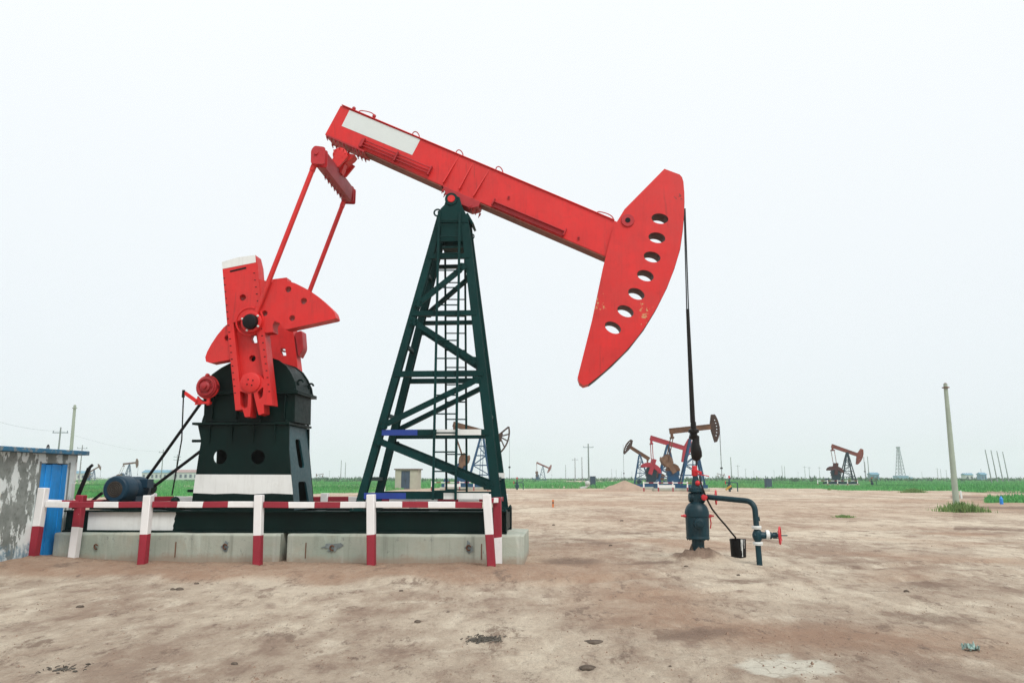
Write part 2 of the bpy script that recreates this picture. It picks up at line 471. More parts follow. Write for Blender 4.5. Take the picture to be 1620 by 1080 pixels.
OFF = {}
def obj(name, mb, mats, parent=None, bevel=0.0, recalc=True, sharp=35):
    me = bpy.data.meshes.new(name)
    off = OFF.get(parent.name) if parent else None
    vs = mb.v
    if off:
        vs = [(x - off[0], y - off[1], z - off[2]) for x, y, z in vs]
    me.from_pydata(vs, [], mb.f)
    if not isinstance(mats, (list, tuple)):
        mats = [mats]
    for m in mats:
        me.materials.append(M[m])
    me.polygons.foreach_set('material_index', mb.m)
    me.validate()
    if recalc:
        bm = bmesh.new(); bm.from_mesh(me)
        bmesh.ops.recalc_face_normals(bm, faces=bm.faces)
        bm.to_mesh(me); bm.free()
    me.polygons.foreach_set('use_smooth', [True] * len(me.polygons))
    me.set_sharp_from_angle(angle=R(sharp))
    me.update()
    o = bpy.data.objects.new(name, me)
    COL.objects.link(o)
    if parent:
        o.parent = parent
        if off: OFF[o.name] = off
    if bevel:
        b = o.modifiers.new('bevel', 'BEVEL')
        b.width = bevel; b.segments = 2; b.limit_method = 'ANGLE'; b.angle_limit = R(40)
    return o

def tag(o, label=None, cat=None, group=None, kind=None):
    for k, v in (('label', label), ('category', cat), ('group', group), ('kind', kind)):
        if v: o[k] = v
    return o

def thing(name, label, cat, base=(0, 0, 0), group=None, site=True, rz=0.0):
    """an Empty at the thing's base; site=True: base and its parts are given in site coordinates"""
    o = bpy.data.objects.new(name, None)
    o.empty_display_size = 0.3
    COL.objects.link(o)
    if site:
        o.location = loc2w(base); o.rotation_euler = (0, 0, -TH)
        OFF[o.name] = tuple(base)
    else:
        o.location = base; o.rotation_euler = (0, 0, rz)
    return tag(o, label, cat, group)

def dup(root, loc, rz=None, label=None):
    r = root.copy(); COL.objects.link(r); r.location = loc
    if rz is not None: r.rotation_euler = (0, 0, rz)
    if label: r['label'] = label
    for ch in list(root.children):
        c = ch.copy(); COL.objects.link(c); c.parent = r
        for g in list(ch.children):
            d = g.copy(); COL.objects.link(d); d.parent = c
    return r

def P2(pts, y):
    """photo points -> (x, z) on plane y"""
    out = []
    for px, py in pts:
        p = L(px, py, y); out.append((p.x, p.z))
    return out

def crop(pts, ox, oy, s):
    return [(ox + a / s, oy + b / s) for a, b in pts]

def circ(px, py, r, y, n=20, ry=None):
    """circle outline round a photo point, radius in photo pixels"""
    p = L(px, py, y); q = L(px + r, py, y)
    rr = q.x - p.x
    rz = rr if ry is None else rr * ry / r
    return [(p.x + rr * math.cos(2 * PI * i / n), p.z + rz * math.sin(2 * PI * i / n)) for i in range(n)]

def S(px_len, y=0.0):
    return px_len / FH * (15.7 + y)

def rounded(pts, r, n=4):
    """round the corners of a 2-D outline"""
    out = []
    N = len(pts)
    for i in range(N):
        a, b, c = Vector(pts[i - 1]), Vector(pts[i]), Vector(pts[(i + 1) % N])
        l = min(r, (a - b).length * 0.45, (c - b).length * 0.45)
        p, q = b + (a - b).normalized() * l, b + (c - b).normalized() * l
        for k in range(n + 1):
            t = k / n
            out.append(tuple(p * (1 - t) ** 2 + b * 2 * t * (1 - t) + q * t * t))
    return out

def hexbolt(mb, c, axis, r, h):
    mb.lathe(c, axis, [(0, r), (h, r), (h + 0.001, r * 0.55), (h * 1.8, r * 0.5)], 6)

# ================================================================== GROUND
POSTS = [(L(pb, 886, -1.5).x, -1.5) for pb in (52, 226, 408, 588, 778)] + [(L(116, 878, -1.06).x, -1.06), (L(788, 884, -1.06).x, -1.06)]
def post_soil_shade(q):
    return max([math.exp(-((q.x - a) ** 2 + (q.y - b) ** 2) / 0.035) for a, b in POSTS])
def ground_z(x, y):
    """height of the soil: loose ridge along the fence, small bumps, mounds at shed and wellhead"""
    q = w2loc((x, y, 0))
    z = 0.0
    # the pad edge in front of the fence drops a little towards the camera
    e = -2.75 + 0.25 * noise.noise(Vector((x * 0.5, 3.1, 0)))
    fade = 1.0 if q.x < 1.0 else max(0.0, 1 - (q.x - 1.0) / 2.5)
    t = (q.y - (e - 0.7)) / 1.1
    t = min(1, max(0, t)); t = t * t * (3 - 2 * t)
    drop = -0.075 * (1 - t) * fade
    z += drop
    if -4.2 < q.y < -1.0:
        z += 0.035 * fade * math.exp(-((q.y - e - 0.25) / 0.5) ** 2) * (0.6 + 0.8 * noise.noise(Vector((x * 0.9, y * 0.9, 5))))
    # raised towards the shed
    dx, dy = x + 9.6, y - 14.4
    z += 0.17 * math.exp(-(dx * dx / 1.0 + dy * dy / 5.0))
    # mound at the well
    if y < 60:
        w = q - WELL
        r2 = w.x ** 2 * 0.8 + w.y ** 2
        z += 0.23 * math.exp(-r2 / 0.17) * (1 + 0.7 * noise.noise(Vector((x * 6, y * 6, 2))) + 0.4 * noise.noise(Vector((x * 14, y * 14, 6))))
        n = noise.noise(Vector((x * 0.55, y * 0.55, 0)))
        z += 0.028 * n
        z += 0.020 * noise.noise(Vector((x * 1.7, y * 2.3, 7)))
        if y < 18 and -2.4 < q.y < 0: z += 0.03 * post_soil_shade(q)
        if y < 30:
            near = 1.0 if not (-1.3 < q.y < 1.3 and q.x < 1.0) else 0.3
            rough = 0.45 + 0.9 * max(0, noise.noise(Vector((x * 0.45, y * 0.45, 21))) + 0.25)
            z += near * rough * 0.026 * (abs(noise.noise(Vector((x * 2.6, y * 2.2, 1)))) - 0.25)
            z += near * rough * 0.020 * noise.noise(Vector((x * 6.5, y * 5.5, 4)))
            z += near * rough * 0.010 * noise.noise(Vector((x * 15, y * 13, 4)))
            # faint wheel ruts crossing towards the right
            for c0_, sl_ in ((5.2, 0.33), (6.9, 0.33)):
                u_ = y - (c0_ + 6.0 + sl_ * (x - 2.0)) - 0.25 * noise.noise(Vector((x * 0.4, c0_, 0)))
                if abs(u_) < 0.6 and x > -1: z -= 0.03 * math.exp(-(u_ / 0.16) ** 2) * min(1, (x + 1) / 2) - 0.016 * math.exp(-((abs(u_) - 0.3) / 0.1) ** 2)
    elif y < 400:
        z += 0.05 * noise.noise(Vector((x * 0.05, y * 0.05, 0)))
    return z

WELL = Vector((L(1105, 872, 0.0).x, 0.0, 0.0))

GRASS_EDGE = [(-900, 58), (-300, 58), (130, 60), (330, 66), (480, 74), (600, 86), (660, 112), (700, 119), (830, 112), (960, 112), (1000, 122), (1170, 118),
              (1290, 112), (1335, 97), (1510, 95), (1545, 84), (1620, 80), (1900, 70), (2600, 60)]
def grass_amount(x, y):
    if y < 30: return 0.0
    px = 810 + x / y * FH
    for (a, da), (b, db) in zip(GRASS_EDGE, GRASS_EDGE[1:]):
        if a <= px <= b:
            e = da + (db - da) * (px - a) / (b - a); break
    else:
        e = 60
    e *= 1 + 0.07 * noise.noise(Vector((px * 0.02, 1, 1))) + 0.02 * noise.noise(Vector((px * 0.1, 4, 1)))
    g = min(1, max(0, (y - e) / (0.035 * e)))
    if y > e * 1.1:
        pn = noise.noise(Vector((x * 0.012, y * 0.006, 3)))
        # bare strips
        if pn > 0.17: g *= max(0, 1 - (pn - 0.17) * 9)
    # dirt track on the left
    if 200 < px < 600 and 128 < y < 165: g *= 0.25
    # the green bank by the blue marker
    if px > 1555 and 50 < y < 60: g = max(g, 0.85)
    if px > 1555 and 60 < y < 95: g *= 0.25
    return g

def build_ground():
    mb = MB()
    NR = 560
    inv0, inv1 = 1 / 5.6, 1 / 1400.0
    radii = [0.5, 1.5, 2.5, 3.5, 4.3, 4.9, 5.3] + [1 / (inv0 + (inv1 - inv0) * (i / (NR - 1)) ** 1.0) for i in range(NR)]
    radii = sorted(set(radii + [45 + 5 * i for i in range(12)] + [110, 130, 150, 175, 200, 240, 290, 350, 430, 520, 700, 900]))
    ang = []
    a = -43.0
    while a <= 43.0:
        ang.append(a); a += 0.235
    a = 46.0
    while a < 317 - 3:
        ang.append(a); a += 6
    n = len(ang)
    cols = []
    soil = []
    c0 = mb.vert((0, 0, 0)); soil.append((0.2, 0, 0, 0))
    mp = ray(1245, 1050); mt = -CAMZ / mp.z
    mx, my = mp.x * mt, mp.y * mt
    for r in radii:
        for a in ang:
            x, y = r * math.sin(R(a)), r * math.cos(R(a))
            z = ground_z(x, y)
            mb.vert((x, y, z))
            g = grass_amount(x, y)
            q = w2loc((x, y, 0))
            rr = 0.0
            if y < 24:
                fade = 1.0 if q.x < 1.5 else max(0.0, 1 - (q.x - 1.5) / 1.6)
                nn = noise.noise(Vector((x * 0.8, y * 0.8, 9)))
                lo = -3.35 + 0.5 * nn
                if lo < q.y < 4: rr = fade * min(1, (q.y - lo) / 0.5) * (0.92 if q.y < -0.5 else 0.55)
                w = q - WELL
                rr = max(rr, 0.9 * math.exp(-(w.x ** 2 * 0.8 + w.y ** 2) / 0.25))
                # churned soil right of the pad
                k = noise.noise(Vector((x * 0.32 + 4, y * 0.42, 2)))
                if x > 0: rr = max(rr, min(0.8, max(0, (k - 0.05) * 2.2)) * min(1, x / 2))
            elif y < 130:
                k = noise.noise(Vector((x * 0.05, y * 0.09, 12)))
                if 810 + x / y * FH > 1530 and 38 < y < 95: k += 0.5
                rr = min(0.95, max(0, 0.25 + k * 0.9))
            ddx, ddy = (x - mx) / 0.36, (y - my) / 0.33
            d = math.sqrt(ddx * ddx + ddy * ddy) * (1 + 0.5 * noise.noise(Vector((x * 5, y * 5, 3)))) if r < 12 else 9
            da = 0.0
            if y < 24:
                w = q - WELL
                da = math.exp(-((w.x + 0.05) ** 2 * 0.75 + w.y ** 2) / 0.2)
                if -2.4 < q.y < 0: da = max(da, 0.6 * post_soil_shade(q))  # heaped soil darkened round post feet as painted contact shade
                if -1.25 < q.y < -0.85 and q.x < 0.6: da = max(da, 0.35)
                # grey spill behind the right end of the plinth, soil thrown along the ridge foot
                da = max(da, 0.75 * math.exp(-((q.x - 1.2) / 0.7) ** 2 - ((q.y + 0.3) / 0.9) ** 2))
                da = max(da, 0.5 * max(0.0, noise.noise(Vector((x * 0.7, y * 0.9, 17))) - 0.12) * 2.2 if x > 1.5 else 0)
            elif y < 100 and 810 + x / y * FH > 1500:
                da = max(0, 0.35 + 0.9 * noise.noise(Vector((x * 0.12, y * 0.2, 40))))
            soil.append((rr, g, max(0, min(1, 1.5 - d)), da))
    for i in range(n):
        j = (i + 1) % n
        mb.face((c0, 1 + i, 1 + j))
    for k in range(len(radii) - 1):
        A, B = 1 + k * n, 1 + (k + 1) * n
        for i in range(n):
            j = (i + 1) % n
            mb.face((A + i, B + i, B + j, A + j))
    o = obj('ground', mb, 'ground', sharp=180)
    at = o.data.color_attributes.new('soil', 'FLOAT_COLOR', 'POINT')
    flat = []
    for s in soil: flat += list(s)
    at.data.foreach_set('color', flat)
    tag(o, kind='structure')
build_ground()

# grass: uncountable blades
def blades(mb, x, y, z, h, w, k=3):
    for _ in range(k):
        a = random.uniform(0, 2 * PI)
        dx, dy = math.cos(a) * w / 2, math.sin(a) * w / 2
        ox, oy = random.uniform(-w, w), random.uniform(-w, w)
        lx, ly = random.uniform(-0.35, 0.35) * h, random.uniform(-0.35, 0.35) * h
        hh = h * random.uniform(0.6, 1.1)
        b = len(mb.v)
        mb.v += [(x + ox - dx, y + oy - dy, z - 0.03), (x + ox + dx, y + oy + dy, z - 0.03),
                 (x + ox + lx + dx * 0.25, y + oy + ly + dy * 0.25, z + hh * 0.9), (x + ox + lx - dx * .25, y + oy + ly - dy * .25, z + hh)]
        mb.f.append((b, b + 1, b + 2, b + 3)); mb.m.append(0)

mb = MB()
cnt = 0
while cnt < 80000:
    d = 1 / random.uniform(1 / 520.0, 1 / 48.0)
    if random.random() < 0.35: d = random.uniform(95, 420)
    px = random.uniform(-160, 1780)
    x, y = G(px, d), d
    g = grass_amount(x, y)
    if random.random() > g: continue
    cnt += 1
    big = noise.noise(Vector((x * 0.06, y * 0.03, 8)))
    h = (0.16 + 0.50 * max(0, big + 0.22)) * random.uniform(0.6, 1.3) * (1 + d / 500)
    blades(mb, x, y, ground_z(x, y), h, 0.035 + 0.0007 * d, 3)
tag(obj('grass', mb, 'grass', recalc=False), kind='stuff')

mb = MB()
for _ in range(9000):
    d = random.uniform(260, 1050)
    px = random.uniform(-160, 1780)
    x = G(px, d)
    k = noise.noise(Vector((x * 0.012, d * 0.004, 1)))
    if k < -0.05: continue
    blades(mb, x, d, 0, random.uniform(0.5, 1.9) * (0.6 + k * 1.6), 0.9, 3)
tag(obj('scrub', mb, 'scrub', recalc=False), kind='stuff')

# fine crumbs of soil on the surface: uncountable
mb = MB()
for i in range(4200):
    d = 1 / random.uniform(1 / 24.0, 1 / 4.3)
    px = random.uniform(-60, 1680)
    x, y = G(px, d), d
    q = w2loc((x, y, 0))
    if -1.2 < q.y < 1.2 and q.x < 0.5: continue
    k = noise.noise(Vector((x * 0.9, y * 0.9, 31)))
    if k < random.uniform(-0.25, 0.3): continue
    s = random.uniform(0.005, 0.014) * (1.9 if random.random() < 0.05 else 1)
    b = len(mb.v)
    z = ground_z(x, y)
    for (a, e, f) in ((1, 0, 0), (-0.5, 0.87, 0), (-0.5, -0.87, 0), (0, 0, 1)):
        mb.v.append((x + a * s * random.uniform(.7, 1.5), y + e * s * random.uniform(.7, 1.5), z - 0.002 + f * s * random.uniform(0.7, 1.2)))
    for t in ((0, 1, 3), (1, 2, 3), (2, 0, 3)):
        mb.f.append((b + t[0], b + t[1], b + t[2])); mb.m.append(0)
tag(obj('gravel', mb, 'dirt', recalc=True), kind='stuff')

# ================================================================== FOUNDATION BLOCKS
zb_top = L(640, 845, -0.92).z
def block(label, px0, px1, hooks, seams):
    x0, x1 = L(px0, 862, -0.92).x, L(px1, 862, -0.92).x
    t = thing('foundation_block', label, 'concrete block', ((x0 + x1) / 2, 0, -0.05), 'concrete blocks under the big pump')
    m = MB()
    n = 26
    # front, top and back faces broken into strips so the edges can waver
    prof = [(-0.92, -0.05), (-0.92, zb_top - 0.035), (-0.89, zb_top), (0.92, zb_top), (0.92, -0.05)]
    rings = []
    for i in range(n + 1):
        x = x0 + (x1 - x0) * i / n
        ring = []
        for k, (y, z) in enumerate(prof):
            j = 0.010 * noise.noise(Vector((x * 2.2, k * 3.1, 4)))
            ring.append(m.vert((x, y + j, z + (j if z > 0 else 0))))
        rings.append(ring)
    for a, b in zip(rings, rings[1:]):
        for k in range(len(prof) - 1):
            m.face((a[k], a[k + 1], b[k + 1], b[k]))
        m.face((a[-1], a[0], b[0], b[-1]))
    m.face(rings[0]); m.face(rings[-1][::-1])
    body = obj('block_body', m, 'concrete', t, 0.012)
    for (hx, hy) in hooks:
        p = L(hx, hy, -0.93)
        s_ = MB()
        pts = [(p.x + math.cos(2 * PI * i / 16) * 0.085 * (1 + 1.3 * noise.noise(Vector((i * 1.7, hx, 0)))),
                p.z + math.sin(2 * PI * i / 16) * 0.075 * (1 + 1.3 * noise.noise(Vector((i * 1.7, hx, 0))))) for i in range(16)]
        if hx in (357, 526, 742):
            kx = {357: 0.7, 526: 1.7, 742: 0.8}[hx]
            pts = [(p.x + (a - p.x) * kx, p.z + (b - p.z) * (1.3 if hx != 526 else 1.1)) for a, b in pts]
            s_.prism(pts, -0.934, -0.925)
            obj('seep_stain', s_, 'stain', t)
        h = MB()
        h.torus((p.x, -0.955, p.z), (0.3, 1, 0.15), 0.045, 0.014, 14, 6, 0.4, 5.2)
        obj('lifting_hook', h, 'rust', t)
    for sx in seams:
        p = L(sx, 862, -0.93)
        s_ = MB(); s_.box(p.x - 0.008, p.x + 0.008, -0.936, -0.925, 0.08, 0.37)
        obj('rebar_stub', s_, 'rust', t)
block('long concrete foundation block at left under the motor end of the pump skid', 84, 443, [(153, 864), (357, 864)], [278])
block('concrete foundation block at right carrying the lattice tower end of the pump skid', 454, 829, [(526, 866), (742, 866)], [484, 762])

# ================================================================== THE BIG PUMP JACK
pj = thing('pump_jack', 'large red and dark green oil pump jack in the foreground on concrete blocks', 'pump jack', (L(560, 845, 0).x, 0, zb_top))
YS = 0.66           # half spacing of the skid beams
sk0, sk1 = zb_top + 0.005, L(640, 808, -YS).z
def ibeam(mb, x0, x1, y, z0, z1, fl=0.2, tf=0.03, tw=0.03):
    mb.box(x0, x1, y - fl / 2, y + fl / 2, z0, z0 + tf)
    mb.box(x0, x1, y - fl / 2, y + fl / 2, z1 - tf, z1)
    mb.box(x0 + 0.004, x1 - 0.004, y - tw / 2, y + tw / 2, z0 + tf, z1 - tf)

xl, xr = L(104, 825, -YS).x, L(800, 825, -YS).x
m = MB()
ibeam(m, xl, xr, -YS, sk0, sk1)
ibeam(m, xl, xr, YS, sk0, sk1)
for fx in (0.02, 0.14, 0.27, 0.4, 0.55, 0.68, 0.82, 0.985):
    x = xl + (xr - xl) * fx
    m.box(x - 0.09, x + 0.09, -YS + 0.1, YS - 0.1, sk0 + 0.04, sk1 - 0.035)
skid = obj('base_skid', m, 'gear', pj, 0.005)
m = MB(); a = P2([(140, 812), (277, 812), (274, 840), (141, 840)], -YS - 0.02)
zt, zb_ = sk1 - 0.034, sk0 + 0.034
ax0, ax1 = a[0][0], a[1][0]
edge = [(ax0, zb_), (ax1 - 0.03, zb_)] + [(ax1 - 0.03 + 0.045 * (i / 8) + 0.01 * math.sin(i * 2.1), zb_ + (zt - zb_) * i / 8) for i in range(1, 9)] + [(ax0, zt)]
m.prism(edge, -YS - 0.0185, -YS - 0.0165)
obj('painted_panel', m, 'white', skid)['label'] = 'white painted patch on skid'
# end plates at right
m = MB()
for s_ in (-1, 1):
    m.box(xr + 0.002, xr + 0.022, s_ * YS - 0.12, s_ * YS + 0.12, sk0, sk1 + 0.03)
m.box(xr - 0.06, xr + 0.0, -YS + 0.12, YS - 0.12, sk0 + 0.05, sk1 - 0.05)
obj('end_plate', m, 'gear', pj, 0.004)

# ---- samson post (tower)
zt_top = L(714, 352, -0.3).z
def yf(z):
    t = (z - sk1) / (zt_top - sk1)
    return -0.70 + t * (0.70 - 0.26)
def T(px, py):
    return L(px, py, yf)
def mir(p):
    return Vector((p[0], -p[1], p[2]))
LEFT = (T(698.5, 342), T(570, 795))
RIGHT = (T(734.5, 342), T(788, 806))
tower_parts = []
for (a, b), w in ((LEFT, 11.5), (RIGHT, 13.5)):
    b = a + (b - a) * ((a.z - sk1 - 0.01) / (a.z - b.z))
    for fn in (lambda p: p, mir):
        m = MB()
        A, B = fn(a), fn(b)
        n = Vector((0, -1 if fn is not mir else 1, 0))
        W = S(w)
        # an H section: two flanges facing front and back, a web between
        d = (B - A).normalized()
        for off in (-0.075, 0.075):
            m.bar(A + Vector((0, off, 0)), B + Vector((0, off, 0)), W, 0.022, up=(0, 1, 0))
        m.bar(A, B, 0.03, 0.126, up=(0, 1, 0))
        leg = obj('tower_leg', m, 'green', pj, 0.003)
        f = MB()
        f.box(B.x - W * 0.9, B.x + W * 0.9, B.y - 0.14, B.y + 0.14, sk1 + 0.002, sk1 + 0.03)
        for bx in (-0.75, 0.75):
            for by in (-0.11, 0.11):
                hexbolt(f, (B.x + bx * W, B.y + by, sk1 + 0.03), (0, 0, 1), 0.022, 0.025)
        obj('foot_plate', f, 'green', leg)
def line_x(seg, z):
    a, b = seg
    t = (a.z - z) / (a.z - b.z)
    return a.x + (b.x - a.x) * t
for pyc, h, bands in ((407, 8, None), (496.5, 8, None), (591.5, 9, None), (684, 9, [(606, 662, 'blue'), (692, 762, 'white')]),
                      (784, 9.5, [(578, 644, 'blue'), (703, 774, 'white')])):
    z = T(710, pyc).z
    y = yf(z)
    for sgn in (1, -1):
        m = MB()
        xa, xb = line_x(LEFT, z) - 0.02, line_x(RIGHT, z) + 0.03
        H = S(h)
        yy = sgn * y
        m.bar((xa, yy - sgn * 0.096, z), (xb, yy - sgn * 0.096, z), 0.016, H)
        m.bar((xa + .09, yy - sgn * 0.045, z - H / 2 + 0.008), (xb - .09, yy - sgn * 0.045, z - H / 2 + 0.008), 0.085, 0.014)
        cb = obj('cross_beam', m, 'green', pj, 0.002)
        if bands and sgn == 1:
            for p0, p1, c in bands:
                q = MB()
                a, b = max(T(p0, pyc).x, xa), min(T(p1, pyc).x, xb)
                q.bar((a, yy - 0.107, z), (b, yy - 0.107, z), 0.005, H - 0.004)
                obj('paint_band', q, c, cb)['label'] = c + ' painted band on tower beam'
m0 = L(786, 754, 0.6)
m = MB(); zz = T(786, 752).z; m.box(line_x(RIGHT, zz) - 0.08, line_x(RIGHT, zz) + 0.093, -yf(zz) - 0.095, -yf(zz) + 0.095, zz - 0.05, zz + 0.06)
obj('paint_band', m, 'white', pj)
for (a, b, w) in (((664, 482), (735, 424), 9), ((657, 511), (750, 571), 9), ((609, 673), (755, 602), 9), ((602, 698), (773, 768), 10)):
    pa, pb = T(*a), T(*b)
    for fn in (lambda p: p, mir):
        m = MB()
        sgn = 1 if fn is not mir else -1
        A, B = fn(pa) + Vector((0, -0.118 * sgn, 0)), fn(pb) + Vector((0, -0.118 * sgn, 0))
        m.bar(A, B, S(w), 0.014, up=(0, 1, 0))
        A2, B2 = A + Vector((0, 0.05 * sgn, -S(w) / 2 + 0.01)), B + Vector((0, 0.05 * sgn, -S(w) / 2 + 0.01))
        m.bar(A2.lerp(B2, 0.05), A2.lerp(B2, 0.95), 0.014, 0.08, up=(0, 1, 0))
        obj('diagonal_brace', m, 'green', pj, 0.002)
        for q_ in (A, B):
            g = MB(); qq = q_ + Vector((0, -0.012 * sgn, 0))
            g.prism(rounded([(qq.x - 0.09, qq.z - 0.07), (qq.x + 0.08, qq.z - 0.08), (qq.x + 0.09, qq.z + 0.06), (qq.x - 0.08, qq.z + 0.08)], 0.02, 2), qq.y, qq.y - 0.012 * sgn)
            for bx, bz in ((-0.05, -0.035), (0.05, -0.035), (-0.045, 0.04), (0.05, 0.035)): hexbolt(g, (qq.x + bx, qq.y - 0.012 * sgn, qq.z + bz), (0, -sgn, 0), 0.016, 0.016)
            obj('gusset_plate', g, 'green', pj)
# short side struts between front and rear legs
for pyc in (430, 545, 655, 757):
    for seg in (LEFT, RIGHT):
        z = T(700, pyc).z
        m = MB(); x = line_x(seg, z)
        m.bar((x, yf(z) + 0.09, z), (x, -yf(z) - 0.09, z), 0.07, 0.07)
        obj('side_strut', m, 'green', pj, 0.003)
# ladders, front and rear
for sgn in (1, -1):
    m = MB()
    def lad(px, py):
        p = T(px, py)
        return Vector((p.x, sgn * (p.y - 0.165), p.z))
    tops = (lad(696.5, 338), lad(729, 338))
    bots = (lad(687, 790), lad(722.5, 790))
    for a, b in zip(tops, bots):
        m.bar(a, b, 0.05 if sgn == 1 else 0.045, 0.02, up=(0, 1, 0))
    nr = 16
    for i in range(nr):
        t = (i + 0.55) / nr
        m.tube([tops[0].lerp(bots[0], t), tops[1].lerp(bots[1], t)], 0.014, 8)
    obj('ladder', m, 'green', pj)
# head plates of the tower
hp = [(694, 345), (697, 330), (703, 324), (707, 310), (714, 306), (722, 310), (727, 312), (731, 326), (741, 346), (741, 352), (694, 352)]
m = MB()
for y0, y1 in ((-0.36, -0.33), (0.33, 0.36)):
    m.prism(P2(hp, -0.36), y0, y1)
zc = L(714, 352, -0.36).z
m.box(L(697, 345, -.3).x, L(740, 345, -.3).x, -0.33, 0.33, zc - 0.02, zc + 0.06)
m.box(L(698, 345, -.3).x, L(737, 345, -.3).x, -0.352, -0.33, L(700, 382, -.36).z, zc - 0.02)
m.box(L(698, 345, -.3).x, L(737, 345, -.3).x, 0.33, 0.352, L(700, 382, -.36).z, zc - 0.02)
p = L(716, 366, -0.36); m.box(p.x - 0.22, p.x + 0.24, -0.353, 0.353, L(716, 392, -.36).z, L(716, 389, -.36).z)
p = L(691, 334, -.3); m.torus((p.x, -0.2, p.z), (0, 1, 0), 0.075, 0.02, 14, 6)
p = L(741, 372, -.3); m.torus((p.x + 0.05, -0.2, p.z), (0, 1, 0), 0.06, 0.015, 14, 6)
q = L(738, 336, -.3); m.bar((q.x, 0, q.z), (q.x + 0.13, 0, q.z - 0.24), 0.5, 0.05)
obj('tower_cap', m, 'green', pj, 0.004)
pc = L(714, 315, -0.36)
m = MB(); m.lathe((pc.x, -0.40, pc.z), (0, 1, 0), [(0, 0.075), (0.02, 0.085), (0.8 - 0.02, 0.085), (0.8, 0.075)], 24)
obj('pivot_pin', m, 'red', pj)
m = MB(); m.lathe((pc.x, -0.385, pc.z), (0, 1, 0), [(0, 0.135), (0.03, 0.14), (0.74, 0.14), (0.77, 0.135)], 24)
obj('pivot_bearing', m, 'green', pj)
m = MB()
sad = P2([(701, 297), (706, 300), (709, 309), (720, 311), (738, 323), (746, 329), (758, 318), (760, 322)], -0.22)
m.prism(P2([(700, 293), (760, 319), (757, 326), (744, 329), (728, 322), (708, 317), (704, 304)], -0.22), -0.2, 0.2)
for k in range(4):
    for py_ in ((702 + k * 1.6, 297 + k * 3), (745 + k * 4, 322 + k * 1.5)):
        pp = L(*py_, -0.24); hexbolt(m, (pp.x, -0.24 + k * 0.12, pp.z - 0.03), (-0.4, 0, -0.9), 0.022, 0.06)
obj('saddle_bearing', m, 'red_dark', pj, 0.006)

# ---- walking beam
YB = 0.15
m = MB()
bt = [(539, 167), (984, 354), (964, 408.5), (697, 293), (573, 237), (514, 213)]
m.prism(P2(bt, -YB), -YB, YB)
# top and bottom flanges a little proud
b0, b1 = L(541, 166.5, -YB), L(972, 348.5, -YB)
m.bar((b0.x, 0, b0.z), (b1.x, 0, b1.z), 2 * YB + 0.06, 0.022)
beam = obj('walking_beam', m, 'red', pj, 0.008)
for (a, b) in (((577, 240), (699, 294.8)), ((757, 320.3), (958, 406.8))):
    b0, b1 = L(*a, -YB), L(*b, -YB)
    m = MB(); m.bar((b0.x, 0, b0.z - 0.012), (b1.x, 0, b1.z - 0.012), 2 * YB + 0.05, 0.022)
    obj('bottom_flange', m, 'rusty_red', beam)['label'] = 'rusty brown underside flange of beam'
m = MB()
m.prism(P2([(553, 174.5), (665, 221), (652, 245.5), (540.5, 199.5)], -YB), -YB - 0.004, -YB - 0.001)
obj('white_panel', m, 'panel', beam)['label'] = 'pale grey-white rectangle painted on beam'
for (a, b) in (((726, 246.5), (702, 291)), ((748.5, 257), (727, 301)), ((774, 268), (749.5, 312))):
    A, B = P2([a, b], -YB)
    A, B = Vector((A[0], A[1])), Vector((B[0], B[1]))
    for sgn in (-1, 1):
        m = MB()
        d = (B - A).normalized(); nn = Vector((-d.y, d.x)) * 0.012
        # wedge: flush at the top, proud at the foot
        v = [m.vert((A.x - nn.x, sgn * (YB + 0.002), A.y - nn.y)), m.vert((A.x + nn.x, sgn * (YB + 0.002), A.y + nn.y)),
             m.vert((B.x + nn.x, sgn * (YB + 0.002), B.y + nn.y)), m.vert((B.x - nn.x, sgn * (YB + 0.002), B.y - nn.y)),
             m.vert((B.x + nn.x, sgn * (YB + 0.10), B.y + nn.y)), m.vert((B.x - nn.x, sgn * (YB + 0.10), B.y - nn.y))]
        for f in ((0, 1, 2, 3), (0, 3, 5), (1, 4, 2), (3, 2, 4, 5), (0, 5, 4, 1)): m.face([v[i] for i in f])
        obj('stiffener', m, 'red', beam)
# bolted rail brackets on the beam side
m = MB()
yb = -YB - 0.06
A, B = P2([(576.5, 222.5), (682, 266.5)], yb)
u = (Vector(B) - Vector(A)).normalized(); v_ = Vector((u[1], -u[0]))
def bp(t, s_):
    l = (Vector(B) - Vector(A)).length
    q = Vector(A) + u * (t * l) + v_ * s_
    return (q[0], yb, q[1])
for s_ in (-0.01, 0.055, 0.12):
    m.bar(bp(0, s_), bp(1, s_), 0.03, 0.022)
for t in (0.0, 0.5, 1.0):
    m.bar(bp(t, -0.05), bp(t, 0.17), 0.10, 0.03)
m.bar((bp(-.03, -.02)[0], yb + 0.03, bp(-.03, -.02)[2]), (bp(-.03, .17)[0], yb + 0.03, bp(-.03, .17)[2]), 0.08, 0.05)
obj('side_bracket', m, 'red_dark', beam, 0.003)
m = MB()
A, B = P2([(781, 319), (894, 366.5)], yb)
u = (Vector(B) - Vector(A)).normalized(); v_ = Vector((u[1], -u[0]))
m.bar(bp(0, 0), bp(1, 0), 0.09, 0.02)
m.bar((bp(0, .05)[0], yb + 0.03, bp(0, .05)[2]), (bp(1, .05)[0], yb + 0.03, bp(1, .05)[2]), 0.02, 0.10)
for t in (0, 1):
    m.bar(bp(t, -0.07), bp(t, 0.09), 0.10, 0.025)
obj('side_bracket', m, 'red_dark', beam, 0.003)
